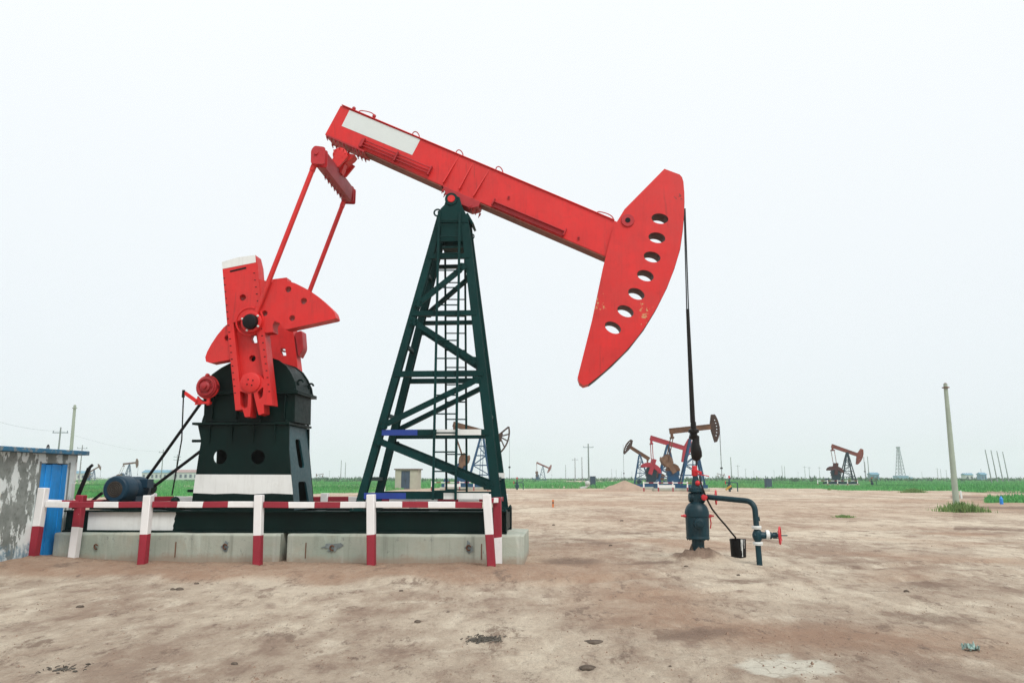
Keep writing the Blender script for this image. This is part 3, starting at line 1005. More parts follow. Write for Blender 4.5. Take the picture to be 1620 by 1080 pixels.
for (px, py) in ((805, 312), (915.5, 376)):
    m = MB(); p = L(px, py, -YB); hexbolt(m, (p.x, -YB, p.z), (0, -1, 0), 0.025, 0.03)
    m.box(p.x - 0.02, p.x + 0.02, -YB - 0.02, -YB + 0.001, p.z - 0.05, p.z)
    obj('bolt', m, 'red_dark', beam)
# lifting hoops on the top edge
for (a, b, hgt, w) in (((567, 178), (594, 187), 0.11, 0), ((652, 214), (664, 218), 0.13, 0), ((721, 243), (733, 247), 0.13, 0), ((784, 269), (796, 274), 0.13, 0), ((944, 337), (972, 350), 0.11, 0)):
    p, q = L(*a, -0.1), L(*b, -0.1)
    m = MB()
    pts = []
    for i in range(13):
        t = i / 12
        s_ = math.sin(PI * t) ** 0.45
        pts.append((p.x + (q.x - p.x) * (t if a[0] not in (567, 944) else (0.5 - 0.5 * math.cos(PI * t)) * 0.92 + 0.04),
                    -0.1, p.z + (q.z - p.z) * t + hgt * s_ - 0.02))
    m.tube(pts, 0.012, 8)
    if a[0] == 567:
        for c in (L(560, 172, -0.1), L(592, 184, -0.1)): m.ball((c.x, -0.1, c.z), 0.045, 10)
    obj('lifting_hoop', m, 'red_dark', beam)
# bolt rows under the tail
m = MB()
for k in range(5):
    p = L(518 + k * 6.5, 217 + k * 2.9, -YB)
    for y in (-0.2, 0.2): hexbolt(m, (p.x, y, p.z), (0.25, 0, -1), 0.02, 0.06)
p0, p1 = L(516, 216, -YB), L(578, 241, -YB)
m.bar((p0.x + 0.05, 0, p0.z - 0.02), (p1.x, 0, p1.z - 0.02), 0.5, 0.035)
for k in range(3):
    p = L(559 + k * 6, 234.5 + k * 2.6, -YB)
    for y in (-0.2, 0.2): hexbolt(m, (p.x, y, p.z), (0.25, 0, -1), 0.02, 0.06)
obj('tail_plate', m, 'red_dark', beam)

# ---- horse head
hc = crop([(500, 50), (540, 65), (570, 76), (581, 88), (588, 110), (591.5, 155), (592, 200), (590, 265), (584, 335), (572, 420), (560, 465), (545, 510), (529, 556), (510, 600), (489, 645),
           (465, 690), (438, 735), (410, 780), (376, 826), (340, 870), (301, 911), (260, 950), (220, 987), (180, 1020), (150, 1043), (125, 1050), (108, 1038), (99, 1012),
           (165, 750), (215, 510), (255, 350), (270, 312), (315, 237)], 880, 250, 2.921)
YH = 0.23
hh = []
for (cx, cy, rot) in ((479, 280, -10), (465, 368, -13), (443, 457, -16), (412, 543, -20), (370, 627, -24), (320, 707, -26), (262, 783, -29)):
    c = L(880 + cx / 2.921, 250 + cy / 2.921, -YH)
    rx, rz = S(40 / 2.921), S(25.5 / 2.921)
    r0 = R(rot)
    hh.append([(c.x + rx * math.cos(t) * math.cos(r0) - rz * math.sin(t) * math.sin(r0),
                c.z + rx * math.cos(t) * math.sin(r0) + rz * math.sin(t) * math.cos(r0)) for t in [2 * PI * i / 28 for i in range(28)]])
m = MB()
m.prism(P2(hc, -YH), -YH, YH, hh, 1)
head = obj('horse_head', m, ['red_head', 'inner'], pj, 0.010)
# black rubbing strip round the arc
arc = P2(crop([(591, 150), (592, 200), (590, 265), (584, 335), (572, 420), (545, 510), (510, 600), (465, 690), (410, 780), (340, 870), (260, 950), (180, 1020), (150, 1043)], 880, 250, 2.921), -YH)
m = MB()
for a, b in zip(arc, arc[1:]):
    m.bar((a[0], 0, a[1]), (b[0], 0, b[1]), 2 * YH - 0.08, 0.02)
obj('arc_plate', m, 'black', head)
p = L(993, 349, -YH)
m = MB(); m.lathe((p.x, YH + 0.03, p.z), (0, -1, 0), [(0, 0.06), (0.0, 0.13), (0.012, 0.14), (0.028, 0.14)], 28)
obj('hinge_pin', m, 'red_dark', head)
m = MB(); m.lathe((p.x, -YH - 0.03, p.z), (0, 1, 0), [(0, 0.06), (0.0, 0.13), (0.012, 0.14), (0.028, 0.14)], 28)
pin = obj('hinge_pin', m, 'red_dark', head)
m = MB(); m.lathe((p.x, -YH - 0.036, p.z), (0, 1, 0), [(0, 0.055), (0.005, 0.055)], 20)
obj('pin_end', m, 'black', pin)

def worn_spots():
    nt = M['red_head'].node_tree
    bs = nt.nodes['Principled BSDF']
    co = add(nt, 'ShaderNodeTexCoord').outputs['Object']
    src = bs.inputs['Base Color'].links[0].from_socket
    base = OFF[pj.name]
    for px, py, rad in ((1021, 497, 0.26), (945, 480, 0.22), (972, 352, 0.10), (1072, 312, 0.14)):
        p = L(px, py, -YH)
        dn = add(nt, 'ShaderNodeVectorMath', operation='DISTANCE')
        nt.links.new(co, dn.inputs[0]); dn.inputs[1].default_value = (p.x - base[0], p.y - base[1], p.z - base[2])
        nn = noise_node(nt, co, 9, 8, 0.75)
        k = mul(nt, nn, mul(nt, dn.outputs['Value'], 0.5 * 0.26 / rad), 'SUBTRACT')
        src = mixc(nt, ramp(nt, k, 0.49, 0.53, 0, 0.9), src, (0.50, 0.36, 0.16) if px < 1050 else (0.14, 0.02, 0.015))
    nt.links.new(src, bs.inputs['Base Color'])
worn_spots()

# ---- bridle, carrier bar, rod
xw = L(1083, 330, 0).x
m = MB()
ta, tb = L(1082.3, 330, -0.06), L(1086.5, 489, -0.06)
tc, td = L(1083.8, 330, 0.06), L(1089.3, 489, 0.06)
m.tube([ta, tb], 0.013, 8); obj('bridle_cable', m, 'wire', pj)
m = MB(); m.tube([tc, td], 0.013, 8); obj('bridle_cable', m, 'wire', pj)
m = MB()
pt = L(1087.8, 489, 0)
pb_ = L(1096, 668, 0)
m.tube([pt, pt.lerp(pb_, .5), pb_], 0.035, 12, 0.052)
obj('carrier_rod', m, 'oil', pj)
m = MB()
p = L(1097.5, 686, 0)
m.lathe((p.x, 0, p.z - 0.12), (0, 0, 1), [(0, 0.05), (0.02, 0.09), (0.07, 0.1), (0.09, 0.07), (0.13, 0.07), (0.15, 0.11), (0.20, 0.11), (0.23, 0.06), (0.36, 0.055)], 16)
obj('rod_clamp', m, 'oil', pj)
m = MB()
p0 = L(1102, 729, 0); p1 = L(1098.5, 688, 0)
n = 12
prof = []
H = p1.z - p0.z
for (t, r) in ((0, 0.03), (0.06, 0.075), (0.18, 0.105), (0.35, 0.125), (0.5, 0.11), (0.65, 0.085), (0.8, 0.07), (0.95, 0.06), (1.0, 0.04)):
    prof.append((t * H, r))
m.lathe((p0.x - 0.0, 0, p0.z), (0, 0, 1), prof, 18)
m.v = [(x + 0.03 * noise.noise(Vector((x * 9, y * 9, z * 6))), y + 0.03 * noise.noise(Vector((x * 9, y * 9, z * 6 + 9))), z) for x, y, z in m.v]
obj('oily_wrapping', m, 'oil', pj)
m = MB(); q = L(1104, 768, 0)
m.tube([(p0.x, 0, p0.z), (WELL.x, 0, q.z)], 0.018, 10)
obj('polished_rod', m, 'wire', pj)

# ---- equalizer and pitman arms
e0, e1 = L(507, 244, -1.12), L(552, 313, 1.12)
ez = (e0.z + e1.z) / 2; ex = (e0.x + e1.x) / 2
m = MB()
prof = rounded([(ex - 0.11, ez - 0.17), (ex + 0.09, ez - 0.20), (ex + 0.12, ez + 0.15), (ex - 0.08, ez + 0.19)], 0.02, 2)
m.prism(prof, -0.98, 0.98)
for k in range(6):
    hexbolt(m, (ex - 0.05, -0.55 + k * 0.22, ez - 0.19), (0, 0, -1), 0.022, 0.05)
eq = obj('equalizer_beam', m, 'maroon', pj, 0.008)
for sgn in (-1, 1):
    m = MB()
    for o_ in (0.98, 1.15):
        m.prism(rounded([(ex - 0.16, ez - 0.18), (ex + 0.13, ez - 0.2), (ex + 0.13, ez + 0.18), (ex - 0.1, ez + 0.22), (ex - 0.17, ez + 0.12)], 0.05, 3), sgn * o_, sgn * (o_ + 0.03))
    m.lathe((ex - 0.05, sgn * 0.96, ez + 0.05), (0, sgn, 0), [(0, 0.04), (0.25, 0.04)], 12)
    obj('wrist_fork', m, 'red_dark', pj, 0.004)
m = MB()
t0 = L(541, 238, -0.1)
m.lathe((t0.x, -0.27, t0.z - 0.16), (0, 1, 0), [(0, 0.1), (0.02, 0.16), (0.12, 0.17), (0.14, 0.13), (0.40, 0.13), (0.42, 0.17), (0.52, 0.16), (0.54, 0.1)], 20)
m.prism([(t0.x - 0.2, t0.z + 0.02), (t0.x + 0.3, t0.z - 0.12), (t0.x + 0.24, t0.z - 0.2), (t0.x + 0.1, t0.z - 0.3), (t0.x - 0.1, t0.z - 0.28)], -0.12, 0.12)
m.bar((t0.x + 0.02, 0, t0.z - 0.15), (ex + 0.05, 0, ez + 0.1), 0.22, 0.2, up=(0, 1, 0))
m.prism([(t0.x - 0.05, t0.z - 0.1), (ex - 0.1, ez + 0.1), (ex + 0.16, ez + 0.12), (t0.x + 0.2, t0.z - 0.22)], -0.3, -0.24)
m.prism([(t0.x - 0.05, t0.z - 0.1), (ex - 0.1, ez + 0.1), (ex + 0.16, ez + 0.12), (t0.x + 0.2, t0.z - 0.22)], 0.24, 0.3)
for k in range(8):
    a_ = 2 * PI * k / 8
    hexbolt(m, (t0.x + 0.13 * math.cos(a_), -0.275, t0.z - 0.16 + 0.13 * math.sin(a_)), (0, -1, 0), 0.017, 0.02)
obj('tail_bearing', m, 'red', pj, 0.005)
YP = 1.07
pin_c = L(394.5, 508, -1.2)
for sgn in (-1, 1):
    m = MB()
    top = Vector((ex - 0.05, sgn * YP, ez + 0.05)); bot = Vector((pin_c.x + 0.04, sgn * YP, pin_c.z + 0.08))
    d = (bot - top)
    m.bar(top, top + d * 0.10, 0.075, 0.13, up=(0, 1, 0))
    m.tube([top + d * 0.09, top + d * 0.13, top + d * 0.98], 0.052, 14)
    m.lathe((pin_c.x, sgn * (YP - 0.06), pin_c.z), (0, sgn, 0), [(0, 0.2), (0.02, 0.215), (0.10, 0.215), (0.12, 0.2)], 26)
    pit = obj('pitman_arm', m, 'red', pj, 0.004)
    c = MB()
    c.lathe((pin_c.x, sgn * (YP + 0.06), pin_c.z), (0, sgn, 0), [(0, 0.155), (0.05, 0.155), (0.085, 0.14), (0.1, 0.11)], 24)
    obj('crank_pin', c, 'black', pit)
    c = MB()
    for a_ in (40, 160, 250, 330):
        c = MB(); hexbolt(c, (pin_c.x + 0.185 * math.cos(R(a_)), sgn * (YP + 0.06), pin_c.z + 0.185 * math.sin(R(a_))), (0, sgn, 0), 0.022, 0.025)
        obj('pin_bolt', c, 'white', pit)

# ---- cranks with counterweights
YC = -0.98
CT = 0.24
def q1(pts): return crop(pts, 300, 380, 4.5)
def q2(pts): return crop(pts, 280, 540, 4.0)
cr = [(351, 414.5), (377, 407), (404, 403.5)] + [(408, 420), (417, 510), (431, 641)] + q2([(548, 400), (550, 455), (515, 465), (500, 400), (482, 322), (470, 322), (468, 400), (465, 475), (430, 478), (415, 430), (370, 436)]) + [(362, 545)]
for sgn in (-1, 1):
    m = MB()
    pocket = [(369, 510), (381, 506), (404, 512), (409.5, 543), (417.5, 600), (411, 593), (397, 589), (384, 593), (379, 604)]
    slot = q2([(484, 322), (500, 400), (515, 465), (465, 475), (468, 400)])
    YF = YC - 0.055
    holes = [circ(384, 470.5, 5.2, YF, 14), P2(pocket, YF),
             rounded(P2(q2([(397, 312), (450, 332), (447, 412), (425, 424), (402, 408)]), YF), 0.03, 3),
             rounded(P2(q2([(507, 320), (546, 284), (543, 343), (522, 368)]), YF), 0.03, 3)]
    outl = [(351, 414.5), (377, 407), (404, 403.5), (408, 420), (412.5, 480), (417, 515), (431, 641)] + q2([(548, 400), (550, 455), (517, 465), (500, 400), (484, 326), (470, 326), (468, 400), (463, 475), (430, 478), (415, 430), (370, 436)]) + [(362, 545)]
    m.prism(P2(outl, YF), YF, YC + CT, holes)
    pk2 = [(367, 505), (381, 503), (408, 508), (413, 543), (420, 606), (411, 600), (397, 597), (384, 600), (377, 610)]
    m.prism(P2(pk2, YC), YC + 0.10, YC + CT - 0.003, [circ(396, 565.5, 5.3, YC, 14), P2([(395, 528), (402, 528), (403, 533), (404, 541), (396, 541), (393, 533)], YC)])
    m.prism(P2(q2([(400, 308), (452, 330), (449, 420), (425, 428), (400, 410)]), YF), YC + 0.15, YC + CT - 0.003)
    m.prism(P2(q2([(505, 318), (550, 280), (546, 345), (520, 372)]), YF), YC + 0.15, YC + CT - 0.003)
    m.lathe((L(397, 605, YF).x, YF + 0.002, L(397, 605, YF).z), (0, -1, 0), [(0, 0.2), (0.03, 0.2), (0.045, 0.17), (0.05, 0.0)], 26)
    m.torus((L(395, 508, YF).x, YF, L(395, 508, YF).z), (0, 1, 0), 0.28, 0.02, 26, 6)
    k = m; k.mi = 1
    # scale teeth along both edges and the dark slot near the tip
    for (a, b, n) in (((354.5, 440), (373, 632), 18), ((402, 432), (427.5, 630), 18)):
        for i in range(n):
            px, py = a[0] + (b[0] - a[0]) * i / n, a[1] + (b[1] - a[1]) * i / n
            p = L(px, py, YC - 0.055); k.box(p.x - 0.018, p.x + 0.018, YC - 0.059, YC - 0.05, p.z - 0.009, p.z + 0.009)
    a, b = P2([(364, 429.5), (389.5, 423.5)], YC - 0.055)
    k.bar((a[0], YC - 0.056, a[1]), (b[0], YC - 0.056, b[1]), 0.012, 0.035)
    for a_ in range(4):
        p = L(397, 605, YC - 0.055); k.lathe((p.x + 0.07 * math.cos(a_ * PI / 2 + .6), YC - 0.109, p.z + 0.07 * math.sin(a_ * PI / 2 + .6)), (0, 1, 0), [(0, 0.014), (0.01, 0.014)], 8)
    if sgn == 1: m.flipy()
    crank = obj('crank', m, ['red', 'black'], pj)
    w = MB()
    w.prism(P2([(351, 414.5), (377, 407), (404, 403.5), (405, 415), (352, 425.5)], YC - 0.055), YC - 0.060, YC - 0.0565)
    if sgn == 1: w.flipy()
    obj('painted_tip', w, 'white', crank)['label'] = 'white painted end of crank'
    # counterweights
    y0, y1 = YC - 0.04, YC + 0.25
    rf = [(405, 440)] + q1([(575, 298), (590, 300), (612, 275), (655, 278), (700, 290), (752, 306), (800, 330), (852, 357), (900, 390), (942, 424), (980, 460), (1010, 488), (1030, 512), (1042, 552), (1030, 560), (690, 634), (668, 626), (640, 590), (605, 575), (590, 600), (592, 652), (525, 660)]) + [(403, 520)]
    lf = [(367, 505)] + q1([(235, 620), (190, 675), (150, 735), (120, 790), (106, 830), (112, 862), (145, 872), (295, 845)]) + [(372, 567)]
    if sgn == -1:
        m = MB(); m.prism(P2(rf, y0), y0, y1, [circ(456, 457.5, 4.8, y0), circ(480.5, 476, 5, y0), circ(462, 503, 4.6, y0), circ(418.8, 495.5, 4.5, y0)])
        obj('counterweight', m, 'red', pj)
        m = MB(); m.prism(P2(lf, y0), y0 + 0.03, y1, [circ(358.5, 534, 4.6, y0)])
        obj('counterweight', m, 'red', pj)
    else:
        m = MB(); m.prism(P2(lf, y0), y0 + 0.03, y1, [circ(358.5, 534, 4.6, y0)]); m.flipy()
        obj('counterweight', m, 'red', pj)
        sm = rounded(P2([(418, 500), (431, 496), (433, 528), (424, 545)], y0), 0.06, 4)
        m = MB(); m.prism(sm, y0, y1); m.flipy()
        obj('counterweight', m, 'red_dark', pj, 0.012)
m = MB(); p = L(397, 605, YC)
m.lathe((p.x, -0.98, p.z), (0, 1, 0), [(0.03, 0.13), (1.93, 0.13)], 24)
obj('crank_shaft', m, 'red_dark', pj)

# ---- gear reducer
YG = 0.5
m = MB()
body = P2([(322, 667), (323, 640), (320, 622), (467, 622), (466, 667)], -YG)
m.prism(body, -YG, YG)
lid = [(326, 619), (330, 604), (338, 593), (352, 583), (368, 574.5), (386, 568), (405, 565), (424, 566), (440, 571), (452, 580), (460, 592), (466, 606), (468, 619)]
m.prism(P2(lid, -YG), -YG + 0.02, YG - 0.02)
lidr = [(a, b) for a, b in lid]
for y in (-YG - 0.03, YG - 0.03):   # rims at both ends of the lid
    o_ = P2(lid, -YG); cx_, cz_ = sum(a for a, b in o_) / len(o_), min(b for a, b in o_)
    m.prism([(cx_ + (a - cx_) * 1.03, cz_ + (b - cz_) * 1.03) for a, b in o_], y, y + 0.06)
gx0, gx1 = L(316, 620, -YG).x, L(474, 620, -YG).x
gz = L(400, 621, -YG).z
m.box(gx0, gx1, -YG - 0.1, YG + 0.1, gz - 0.035, gz - 0.002); m.box(gx0, gx1, -YG - 0.1, YG + 0.1, gz + 0.002, gz + 0.035)
for k in range(7):
    x = gx0 + 0.08 + (gx1 - gx0 - 0.16) * k / 6
    for s_ in (-1, 1): hexbolt(m, (x, s_ * (YG + 0.06), gz + 0.035), (0, 0, 1), 0.02, 0.025)
for (px, py) in ((466, 606), (333, 600)):
    p = L(px, py, -YG)
    for y in (-0.3, 0.36): m.torus((p.x + 0.05, y, p.z + 0.04), (0, 1, 0), 0.055, 0.022, 14, 6, 0, 4.2)
for k in range(4):
    p = L(338 + k * 38, 645, -YG); m.prism([(p.x - 0.012, p.z - 0.24), (p.x + 0.012, p.z - 0.24), (p.x + 0.012, p.z + 0.25), (p.x - 0.012, p.z + 0.25)], -YG - 0.07, -YG)
gear = obj('gear_box', m, 'gear', pj, 0.008)
m = MB(); fz = L(400, 670, -0.62).z
fx0, fx1 = L(306, 670, -0.62).x, L(459, 670, -0.62).x
m.box(fx0, fx1, -0.68, 0.70, fz - 0.02, fz + 0.028)
for px in (324, 374, 412, 453):
    p = L(px, 662, -0.66)
    hexbolt(m, (p.x, -0.635, fz + 0.028), (0, 0, 1), 0.03, 0.035); hexbolt(m, (p.x, 0.65, fz + 0.028), (0, 0, 1), 0.03, 0.035)
obj('mounting_flange', m, 'gear', gear, 0.004)
# pedestal: hollow, plates with openings
YD = 0.61
pedo = P2([(313, 672), (318, 697), (314, 722), (302.5, 793), (465.5, 793), (457, 712), (457.5, 672)], -YD)
pedo = [(x, min(z, fz - 0.022)) for x, z in pedo]
pedo = [(x, sk1 + 0.003) if i in (3, 4) else (x, z) for i, (x, z) in enumerate(pedo)]
ch = [circ(348, 722.5, 11, -YD, 26), circ(408, 722.5, 11, -YD, 26)]
m = MB()
m.prism(pedo, -YD, -YD + 0.035, ch)
m.prism(pedo, YD - 0.0, YD + 0.035, ch)
for px in (333, 368, 402, 436):
    p = L(px, 680, -YD)
    for s_ in (-1, 1):
        m.plate([(0, fz - 0.025), (0.075, fz - 0.025), (0.0, fz - 0.42)], [], lambda a, b, t, s_=s_, p=p: (p.x + t, s_ * (YD + (0.035 if s_ > 0 else 0) + a), b), -0.012, 0.012)
ped = obj('gear_pedestal', m, 'gear', pj, 0.005)
for side, ia, ib in (('r', 5, 4), ('l', 1, 3)):
    A, B = pedo[ia], pedo[ib]
    def fn(a, b, t, A=A, B=B):
        k = (b - A[1]) / (B[1] - A[1])
        return (A[0] + (B[0] - A[0]) * k + t, a, b)
    zt_, zb2 = fz - 0.024, sk1 + 0.004
    def zf(py): return L(458, py, -YD).z
    h1 = rounded([(-0.10, zf(694)), (0.16, zf(694)), (0.22, zf(736)), (-0.02, zf(737))], 0.06, 4)
    h1 = rounded([(-0.20, zf(693)), (0.10, zf(692)), (0.24, zf(739)), (-0.10, zf(739))], 0.09, 5)
    h2 = rounded([(-0.22, zf(762)), (0.24, zf(762)), (0.36, zb2 + 0.02), (-0.24, zb2 + 0.02)], 0.07, 4)
    m = MB()
    m.plate([(-YD + 0.037, zb2), (YD - 0.002, zb2), (YD - 0.002, zt_), (-YD + 0.037, zt_)], [h1, h2], fn, -0.04 if side == 'r' else 0.0, 0.0 if side == 'r' else 0.04)
    obj('side_plate', m, 'teal' if side == 'r' else 'gear', ped, 0.005)  # right plate gets a lighter colour for the light on that side
m = MB(); wp = P2([(309.5, 750), (460.5, 750.5), (463.5, 781.5), (430, 780), (400, 781.5), (370, 780), (340, 781), (305.5, 779.5)], -YD - 0.003)
m.prism(wp, -YD - 0.005, -YD - 0.001)
obj('painted_panel', m, 'white', ped)['label'] = 'white painted band on gear pedestal'
for (px, py) in ((310, 697), (303, 776)):
    m = MB(); p = L(px, py, -0.5); m.tube([(p.x - 0.1, -0.45, p.z), (p.x + 0.2, -0.45, p.z)], 0.03, 10)
    obj('drain_pipe', m, 'gear', ped)

# ---- brake drum and lever
p = L(328, 612, -0.72)
m = MB()
m.lathe((p.x, -0.78, p.z), (0, 1, 0), [(0, 0.10), (0.0, 0.20), (0.02, 0.215), (0.16, 0.215), (0.18, 0.2), (0.18, 0.08), (0.3, 0.07)], 30)
m.lathe((p.x - 0.0, -0.80, p.z), (0, -1, 0), [(0, 0.1), (0.03, 0.1), (0.05, 0.055), (0.09, 0.055), (0.1, 0.03)], 20)
m.torus((p.x, -0.79, p.z), (0, 1, 0), 0.165, 0.022, 26, 6)
for a_ in range(6):
    hexbolt(m, (p.x + 0.125 * math.cos(a_), -0.785, p.z + 0.125 * math.sin(a_)), (0, -1, 0), 0.014, 0.015)
drum = obj('brake_drum', m, 'red_dark', pj, 0.003)
m = MB()
m.torus((p.x, -0.71, p.z), (0, 1, 0), 0.228, 0.016, 26, 6, R(10), R(350))
q = L(333, 637, -0.72); r_ = L(314, 637, -0.72); s_ = L(292, 621, -0.72)
m.bar((q.x, -0.71, q.z), (r_.x, -0.71, r_.z), 0.10, 0.05); m.bar((r_.x, -0.71, r_.z), (s_.x, -0.71, s_.z), 0.04, 0.07)
m.prism(P2([(313, 626), (320, 634), (318, 640), (308, 640)], -.72), -0.73, -0.69)
m.bar((q.x - 0.05, -0.71, q.z - 0.05), (q.x - 0.05, -0.71, q.z + 0.09), 0.06, 0.05)
p2_ = L(328, 594, -0.72); m.ball((p2_.x, -0.71, p2_.z), 0.05, 10)
obj('brake_band', m, 'red', drum, 0.003)
m = MB()
m.tube([L(290.5, 620, -0.72), L(287.5, 695, -0.75), L(272, 783, -0.78)], 0.014, 8)
m.lathe(L(290.5, 619, -0.72), (0, 0, -1), [(-0.03, 0.03), (0.12, 0.03), (0.13, 0.012)], 10)
obj('brake_rod', m, 'black', pj)
m = MB()
c = L(276, 788, -0.5); m.box(c.x - 0.1, c.x + 0.16, c.y - 0.1, c.y + 0.1, sk1 + 0.002, sk1 + 0.16); m.ball((c.x + 0.02, c.y, sk1 + 0.18), 0.09, 12); m.ball((c.x + 0.15, c.y, sk1 + 0.08), 0.08, 12)
obj('rod_anchor', m, 'gear', pj, 0.01)
a, b = L(121, 790, -0.2), L(141, 740, -0.2)
m = MB(); m.bar(a, b, 0.07, 0.05, up=(0, 1, 0)); c = L(145, 737, -0.2); m.bar(b, c + Vector((0.02, 0, 0.03)), 0.05, 0.04, up=(0, 1, 0))
m.box(a.x - 0.16, a.x + 0.12, -0.3, -0.1, sk1 + 0.002, sk1 + 0.14)
obj('brake_lever', m, 'black', pj, 0.003)

# ---- motor and belts
mc = L(181.5, 773.5, -0.55)
motor_r = S(22, -0.5)
m = MB()
m.lathe((mc.x, -0.55, mc.z), (0, 1, 0), [(0, motor_r * 0.62), (0.0, motor_r * 0.86), (0.03, motor_r * 0.97), (0.07, motor_r), (0.40, motor_r), (0.41, motor_r * 0.93), (0.44, motor_r * 0.90)] +
        [(0.46 + i * 0.022, motor_r * (0.93 if i % 2 else 0.86)) for i in range(18)] + [(0.87, motor_r * 0.93), (0.95, motor_r * 0.9), (0.99, motor_r * 0.5), (1.0, 0.04), (1.34, 0.04)], 36)
m.box(mc.x - 0.22, mc.x + 0.22, -0.1, 0.5, sk1 + 0.06, sk1 + 0.10)
m.box(mc.x - 0.2, mc.x - 0.12, -0.1, 0.5, sk1 + 0.08, mc.z - 0.1); m.box(mc.x + 0.12, mc.x + 0.2, -0.1, 0.5, sk1 + 0.08, mc.z - 0.1)
m.box(mc.x + 0.16, mc.x + 0.34, 0.05, 0.3, mc.z + 0.02, mc.z + 0.2)
motor = obj('electric_motor', m, 'motor', pj, 0.004)
m = MB()
m.lathe((mc.x, -0.556, mc.z), (0, 1, 0), [(0, motor_r * 0.60), (0.008, motor_r * 0.60)], 30)
for k in range(1, 5): m.torus((mc.x, -0.56, mc.z), (0, 1, 0), motor_r * 0.13 * k, 0.006, 26, 6)
obj('fan_grille', m, 'grille', motor)
for y in (-0.42, 0.42):
    m = MB(); m.box(mc.x - 0.55, mc.x + 0.55, y - 0.05, y + 0.05, sk1 + 0.002, sk1 + 0.062)
    obj('motor_rail', m, 'gear', pj, 0.004)
m = MB(); m.lathe((mc.x, 0.62, mc.z), (0, 1, 0), [(0, 0.1), (0.0, 0.14), (0.2, 0.14), (0.2, 0.05)], 24)
obj('motor_pulley', m, 'gear', motor)
m = MB()
gp = L(330, 680, 0.75)
t1, t2 = L(313, 644, 0.72), L(232, 757, 0.72)
t3, t4 = L(313, 716.5, 0.72), L(235, 775.5, 0.72)
bx = L(372, 680, 0.72); br = 0.66
m.tube([t1 + (t1 - t2) * 0.1, t2], 0.035, 8); obj('drive_belt', m, 'black', pj); m = MB(); m.tube([t3 + (t3 - t4) * .2, t4], 0.035, 8)
obj('drive_belt', m, 'black', pj)
m = MB(); c_ = L(362, 672, 0.72)
m.lathe((c_.x, 0.66, c_.z), (0, 1, 0), [(0, 0.4), (0, 0.6), (0.18, 0.6), (0.18, 0.4)], 36)
obj('belt_pulley', m, 'gear', pj)
a, b = L(146, 792, 0.3), L(158, 783, 0.3)
m = MB(); m.bar(a, L(162, 779, 0.3), 0.05, 0.05, up=(0, 1, 0)); obj('motor_screw', m, 'black', pj)

# ================================================================== FENCE
fn_ = thing('guard_rail', 'low red and white painted post and rail fence around the big pump', 'fence', (L(410, 890, -1.5).x, -1.5, 0))
def gzl(x, y):
    w = loc2w((x, y, 0)); return ground_z(w.x, w.y)
def post(x, y, h, w, order, lean=(0, 0), split=0.45):
    m = MB(); z = gzl(x, y) - 0.06
    m.bar((x, y, z), (x + lean[0], y + lean[1], z + 0.06 + h), w, w, up=(0, 1, 0), cuts=[0, split, 1.0], mats=order, jit=0.016)
    return obj('post', m, ['fence_red', 'fence_white'], fn_, 0.012)
fy = -1.5
pts_f = [(52, 890, 68), (226, 891, 235), (408, 892, 410), (588, 892, 587), (778, 889, 770)]
front = []
for (pb, py_, ptp) in pts_f:
    zt_ = 790
    x = L(pb, 886, fy).x; xt = L(ptp, 787, fy).x
    zt2 = L(ptp, 785, fy).z
    post(x, fy, zt2, 0.148, [0, 1], (xt - x, 0))
    front.append((x, xt))
rz = L(410, 798, fy).z
rh = S(9.5, fy)
def rail(p0, p1, first, nb, w=0.085, h=None, z=None):
    m = MB()
    mats = [(first + i) % 2 for i in range(nb)]
    m.bar(p0, p1, w, h or rh, cuts=[i / nb for i in range(nb + 1)], mats=mats, jit=0.010)
    m.v = [(x, y + 0.012 * noise.noise(Vector((x * 1.3, y, 5))), z + 0.016 * noise.noise(Vector((x * 1.1, y, 2)))) for x, y, z in m.v]
    return obj('rail', m, ['fence_red', 'fence_white'], fn_, 0.008)
rails = [(0, 1, 1, 4), (1, 2, 0, 4), (2, 3, 0, 4), (3, 4, 1, 4)]
for (i, j, first, nb) in rails:
    a = front[i][1] + 0.09 - (0.02 if i == 0 else 0); b = front[j][1] - 0.085
    rail((a, fy + 0.02, rz + (0.0 if i else -0.01)), (b, fy + 0.02, rz), first, nb)
# left side: corner post to side post and on to the rear
xs = L(116, 878, -1.06).x
post(xs, -1.06, L(124, 790, -1.06).z, 0.15, [1, 0], (0.05, 0), 0.5)
zside = L(124, 790, -1.06).z - 0.06
zc_ = L(70, 790, fy).z - 0.055
rail((front[0][1], fy + 0.09, zc_), (xs + 0.05, -1.14, zside), 1, 2, 0.10, 0.10)
ry = 1.55
x_rl = L(240, 790, ry).x
xs2 = xs + (x_rl - xs) * 0.5
rail((xs + 0.05, -0.98, zside), (x_rl, ry - 0.09, zside), 0, 3, 0.09, 0.09)
x_rr = L(797, 800, ry).x
nrear = 4
rear_x = [x_rl + (x_rr - x_rl) * i / nrear for i in range(nrear + 1)]
for k, x in enumerate(rear_x):
    post(x, ry, 1.24, 0.16, [0, 1], (0, 0), 0.45)
for k in range(nrear):
    rail((rear_x[k] + 0.083, ry, rz + 0.02), (rear_x[k + 1] - 0.083, ry, rz + 0.02), 1 if k % 2 else 0, 4)
# right side
xm = L(788, 884, -1.06).x
post(xm - 0.0, -1.06, 1.2, 0.15, [1, 0], (-0.02, 0), 0.42)
rail((front[4][1], fy + 0.085, rz + 0.08), (xm - 0.02, -1.14, rz + 0.08), 0, 2, 0.08, 0.09)
rail((xm - 0.02, -0.98, rz + 0.08), (x_rr, ry - 0.083, rz + 0.05), 1, 3, 0.08, 0.09)

